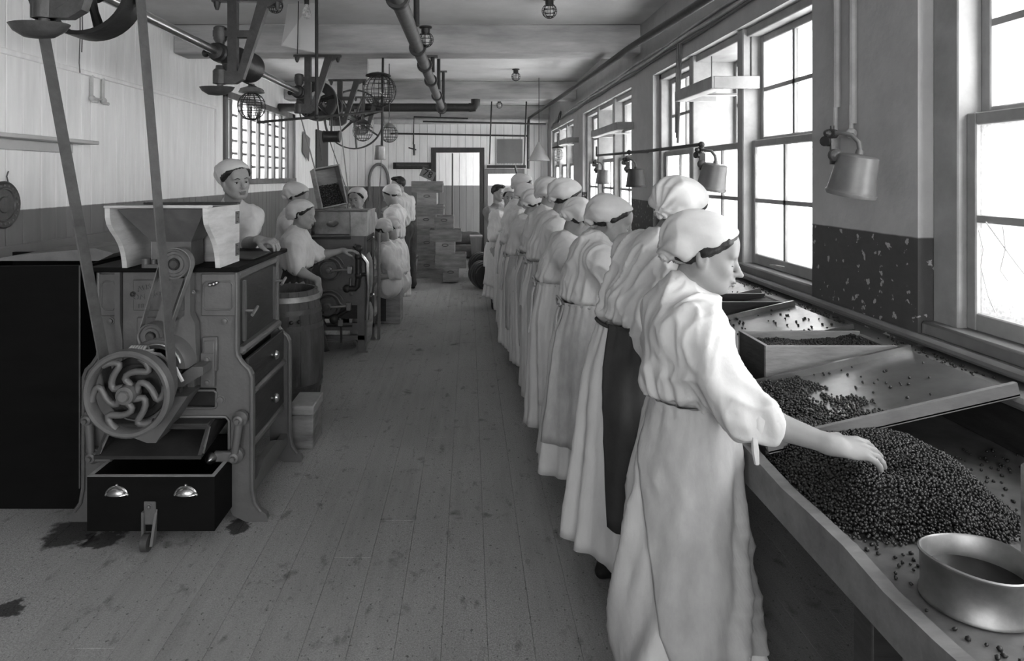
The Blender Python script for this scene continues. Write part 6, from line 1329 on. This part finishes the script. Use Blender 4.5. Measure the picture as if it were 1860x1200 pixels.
def cage(m, c, r, up=None, nm=10, npar=6, wire=.0035, squash=1.0):
    c = Vector(c)
    for k in range(nm):
        a = PI * k / nm * 2; m.tube([c + Vector((r * math.sin(t) * math.cos(a), r * math.sin(t) * math.sin(a), -r * squash * math.cos(t))) for t in np.linspace(.05, PI - .25, 12)], wire, 4, cap=False)
    for k in range(1, npar + 1): t = PI * k / (npar + 1); m.tube(circle(c + Vector((0, 0, -r * squash * math.cos(t))), r * math.sin(t), UX, UY, 20), wire, 4, closed=True)
    return m
def bulb(m, c, r): c = Vector(c); return m.lathe(c, UZ, [(.004, -r * 1.5), (r * .7, -r * 1.2), (r, -r * .4), (r * .9, .2 * r), (r * .5, r * 1.1), (r * .36, r * 1.7)], 16)
for px, py, top, lab in ((998, 20, ZC, 'caged ceiling bulb in the middle of the near ceiling'), (937, 139, ZC, 'caged ceiling bulb beyond the second beam'), (907, 191, ZC, 'farthest small caged ceiling bulb near the end wall'), (500, 10, ZC, 'caged ceiling bulb beside the large shaft hanger'), (637, 130, ZC, 'pale caged bulb over the forked hanger'), (773, 72, 2.755, 'caged bulb beside the overhead main pipe')):
    Y = (top - EYE - .10) * F / (CY - py); c = PX(px, py, Y); t = thing('ceiling_lamp', lab, 'lamp', (c.x, c.y, c.z - .07), 'small caged ceiling lamps')
    cage(MB(), c, .06, nm=8, npar=5, wire=.003).build('cage', 'black_iron', t); bulb(MB(), c, .026).build('bulb', 'paper', t); MB().lathe(c, UZ, [(.03, .045), (.034, .06), (.034, .085), (.05, .09), (.05, top - c.z)], 14).build('fitting', 'black_iron', t)
# wire globe lamps on the rod
gl = thing('globe_lamp', 'wire globe lamp at the left end of the slanting rod', 'lamp', (-1.71, 5.2, 2.0)); cage(MB(), PX(457, 193, 5.2), .108, nm=12, npar=7).build('cage', 'black_iron', gl); bulb(MB(), PX(457, 190, 5.2), .04).build('bulb', 'glass_clear', gl); g_ = PX(457, 175, 5.2); MB().lathe((g_.x, g_.y, g_.z + .03), UZ, [(.10, 0), (.085, .03), (.03, .05), (.02, .07)], 20, False).build('reflector', 'tin_dull', gl)
MB().tube([PX(468, 221, 5.2), PX(468, 205, 5.2)], .006, 6).build('stem', 'black_iron', gl); MB().tube([g_ + Vector((0, 0, .09)), PX(478, 165, 5.2), PX(430, 142, 5.1)], .008, 6).build('bracket_arm', 'black_iron', gl)
GC = PX(690, 165, 6.45); gl2 = thing('globe_lamp', 'large wire globe lamp with a flat disc shade under the beam', 'lamp', tuple(GC - Vector((0, 0, .2)))); cage(MB(), GC, .16, nm=14, npar=9).build('cage', 'black_iron', gl2); bulb(MB(), GC, .05).build('bulb', 'glass_clear', gl2)
MB().lathe(PX(687, 136, 6.45), UZ, [(.125, -.012), (.12, .0), (.07, .018), (.012, .03)], 28).build('disc_shade', 'black_iron', gl2); MB().tube([(GC.x + .03, 6.45, 2.755), (GC.x + .02, 6.45, 1.90)], .012, 10).build('drop_rod', 'pipe_dark', gl2)
MB().lathe(PX(690, 290, 6.45), UZ, [(.055, 0), (.057, .004), (.05, .13), (.03, .14)], 22).build('tin_canister', 'tin', gl2)
rr = MB(); rr.tube([PX(468, 222, 5.2), (GC.x + .02, 6.45, PX(690, 202, 6.45).z)], .011, 8); rr.tube([PX(575, 212, 5.25), (PX(575, 0, 5.25).x, 5.25, ZC)], .014, 8); rr.sphere(PX(575, 212, 5.25), .022, 8, 6); rr.build('lamp_rail', 'pipe_dark', label='dark slanting rod on a long ceiling drop carrying the globe lamps', cat='pipe')
MB().tube([PX(576, 214, 5.25), PX(580, 255, 5.5), PX(584, 290, 5.8)], .007, 6).build('cord', 'leather_dark', label='thin dark cord hanging from the slanting rod above the tipped crate', cat='cord')
for px, py, r, lab in ((659, 238, .13, 'dark wire basket lamp below the great wheel'), (707, 243, .11, 'pale wire cage lamp right of the tin canister')):
    c = PX(px, py, 8.4); t = thing('basket_lamp', lab, 'lamp', tuple(c - Vector((0, 0, r)))); cage(MB(), c, r, nm=10, npar=7).build('cage', 'black_iron', t); bulb(MB(), c, .035).build('bulb', 'glass_clear', t)
    MB().lathe(c + Vector((0, 0, r * .7)), UZ, [(r * .8, 0), (r * .6, .03), (.02, .06), (.02, .09)], 18).build('reflector', 'tin_dull' if px > 680 else 'black_iron', t); MB().tube([c + Vector((0, 0, r + .04)), c + Vector((0, 0, .2)), (c.x, 8.4, ZC)], .006, 6).build('flex', 'black_iron', t)
sp_ = thing('paper_sheet', 'large pale paper sheet hung from the ceiling by the first globe lamp', 'paper', PX(545, 95, 5.45)); MB().add([PX(528, -20, 5.5), PX(582, -20, 5.45), PX(574, 96, 5.5), PX(511, 83, 5.45), PX(528, -20, 5.502), PX(582, -20, 5.452), PX(574, 96, 5.502), PX(511, 83, 5.452)], [(0, 1, 2, 3), (7, 6, 5, 4), (0, 3, 7, 4), (3, 2, 6, 7), (2, 1, 5, 6), (1, 0, 4, 5)]).build('sheet', 'paper', sp_, smooth=None)
MB().tube([PX(542, 0, 5.4), PX(541, 60, 5.4), PX(540, 98, 5.4)], .004, 5).build('string', 'black_iron', sp_)
MB().tube([PX(555, -20, 5.5), (PX(555, 0, 5.5).x, 5.5, ZC)], .003, 4).build('string', 'black_iron', sp_)
bl_ = thing('hanging_bulb', 'large clear light bulb hanging before the paper sheet', 'lamp', PX(557, 32, 5.0)); bulb(MB(), PX(557, 22, 5.0), .035).build('bulb', 'glass_obscured', bl_); q = PX(557, 8, 5.0); MB().lathe(q, UZ, [(.018, 0), (.02, .05), (.006, .06), (.005, ZC - q.z)], 12).build('holder', 'black_iron', bl_)
# slim belts from the far pulleys
belt_loop((SX, SZ), .212, (-1.30, .76), .09, 7.03, 7.075, .004).build('drive_belt', 'leather_belt', label='slim belt dropping from the web pulley behind the tipped crate', cat='belt')
belt_loop((SX, SZ), .42, (-1.42, .9), .12, 9.29, 9.335, .006).build('drive_belt', 'leather_dark', label='dark belt slanting down from the great spoked wheel', cat='belt')
dd = PX(602, 248, 7.3); bd_ = thing('belt_drum', 'short dark drum hanging below the web pulley', 'drum', dd); MB().lathe(dd - UX * .09, UX, [(.02, 0), (.065, .0), (.068, .012), (.062, .02), (.062, .165), (.068, .172), (.065, .185), (.02, .185)], 24).build('shell', 'black_iron', bd_)
MB().tube([dd, (dd.x, dd.y, SZ), (SX, dd.y, SZ)], .012, 8).build('stem', 'black_iron', bd_)
# ------------------------------------------------------------------ end wall fittings
for z, r, m_, lab, y, xa, xb in ((2.70, .06, 'pipe_white', 'thick lagged pipe across the end wall', 13.2, -1.9, 1.58), (2.62, .018, 'pipe_dark', 'thin black pipe in front of the lagged pipe', 12.9, -.9, 1.5), (2.42, .018, 'pipe_dark', 'lower thin black pipe on the end wall', 13.45, -1.6, 1.2)): MB().tube([(xa, y, z + .05 * (r < .03)), (xb, y, z)], r, 12).build('wall_pipe', m_, label=lab, cat='pipe')
gb = MB(); a = PX(722, 214, 11.5); gb.tube([PX(850, 215, 11.5), PX(752, 212, 11.5), PX(751, 262, 11.5)], .014, 8); gb.tube([PX(742, 268, 11.5), PX(756, 272, 11.5)], .012, 8); gb.tube([PX(752, 262, 11.5), PX(752, 282, 11.5)], .018, 8); gb.build('gas_bracket', 'pipe_dark', label='bent pipe bracket with a small burner left of the tall doorway', cat='pipe')
MB().tube([PX(800, 212, 11.5), (PX(800, 212, 11.5).x, 11.5, ZC)], .01, 6).build('pipe_hanger', 'pipe_dark', label='thin rod holding the bent pipe bracket to the ceiling', cat='rod')
rl = thing('wall_roller', 'dark roller on a wall board left of the tall doorway', 'roller', PX(748, 308, 13.5)); MB().box(PX(714, 307, 13.58), PX(783, 295, 13.60)).build('board', 'wood_dark', rl); MB().cyl(PX(720, 301, 13.52), PX(778, 301, 13.52), .045, n=16).build('roller', 'cast_iron', rl)
MB().tube([PX(688 - 17.5 * math.cos(a), 330 - 32 * math.sin(a) + (35 if a in (0, PI) else 0), 13.566) for a in [0] + list(np.linspace(.05, PI - .05, 20)) + [PI]], .03, 8).build('hung_belt', 'leather_belt', label='spare leather belt looped on the end wall', cat='belt')
hb = thing('hook_board', 'mottled notice board with a row of hooks beside the tall doorway', 'board', PX(925, 298, 13.3)); MB().box(PX(903, 296, 13.56), PX(949, 253, 13.598)).build('panel', 'card_grey', hb)
for k in range(16): p = PX(905 + 2.8 * k, 298, 13.54); MB().tube([p + UZ * .02, p, p - UY * .03], .008, 5).build('hook', 'pipe_white', hb)
MB().box(PX(884, 305, 13.598), PX(955, 300, 13.53)).build('rail', 'wood_dark', hb)
for x0, x1, y0, y1, lab in ((889, 891, 205, 298, 'left long rod hanging before the hook board'), (952, 957, 190, 300, 'right long rod hanging before the hook board')):
    MB().tube([(PX(x0 + 4, y0, 12.6).x, 12.6, ZC), PX(x0, y1, 12.6)], .014, 6).build('hanging_rod', 'pipe_dark', label=lab, cat='rod')
cn = thing('cone_lamp', 'pale conical lampshade hanging at the far right', 'lamp', PX(980, 292, 9.6)); c = PX(979, 292, 9.6); MB().lathe(c, UZ, [(.155, 0), (.158, .006), (.02, .265), (.012, .275), (.012, .265), (.15, .006)], 32, False).build('shade', 'lamp_shade', cn); MB().tube([c + UZ * .27, (c.x, 9.6, ZC)], .005, 6).build('cord', 'black_iron', cn); bulb(MB(), c + UZ * .09, .03).build('bulb', 'paper', cn)
fc_ = thing('caged_fitting', 'small disc lamp with a wire cage in the far window', 'lamp', PX(1013, 300, 9.5)); c = PX(1013, 268, 9.5); MB().lathe(c, UZ, [(.085, -.01), (.08, .005), (.03, .02), (.01, .03)], 20).build('disc', 'black_iron', fc_); cage(MB(), c - UZ * .10, .075, nm=8, npar=6, wire=.004, squash=1.3).build('cage', 'pipe_white', fc_); MB().tube([c, c + UZ * .16], .008, 6).build('stem', 'pipe_grey', fc_)
cb = MB(); cb.box((XL + .005, 11.95, 1.55), (XL + .03, 12.9, 2.45), .004); cb.build('dark_board', 'board_dark', label='tall dark board on the left wall near the far corner', cat='board')
nt_ = MB(); nt_.add([(XL + .02, 10.95, 2.0), (XL + .04, 11.3, 1.85), (XL + .05, 11.35, 2.25), (XL + .02, 10.98, 2.35), (XL + .022, 10.95, 2.0), (XL + .042, 11.3, 1.85), (XL + .052, 11.35, 2.25), (XL + .022, 10.98, 2.35)], [(0, 1, 2, 3), (7, 6, 5, 4), (0, 4, 5, 1), (1, 5, 6, 2), (2, 6, 7, 3), (3, 7, 4, 0)]); nt_.build('pinned_paper', 'card_grey', label='curling grey paper pinned right of the barred window', cat='paper', smooth=None)
ct = MB(); ct.tube([(PX(936, 360, 12.2).x, 12.2, 0), PX(936, 360, 12.2), PX(932, 332, 12.2), PX(940, 318, 12.2), PX(935, 300, 12.2)], .02, 8); ct.build('flue_pipe', 'black_iron', label='bent black pipe rising behind the girl at the bench end', cat='pipe')
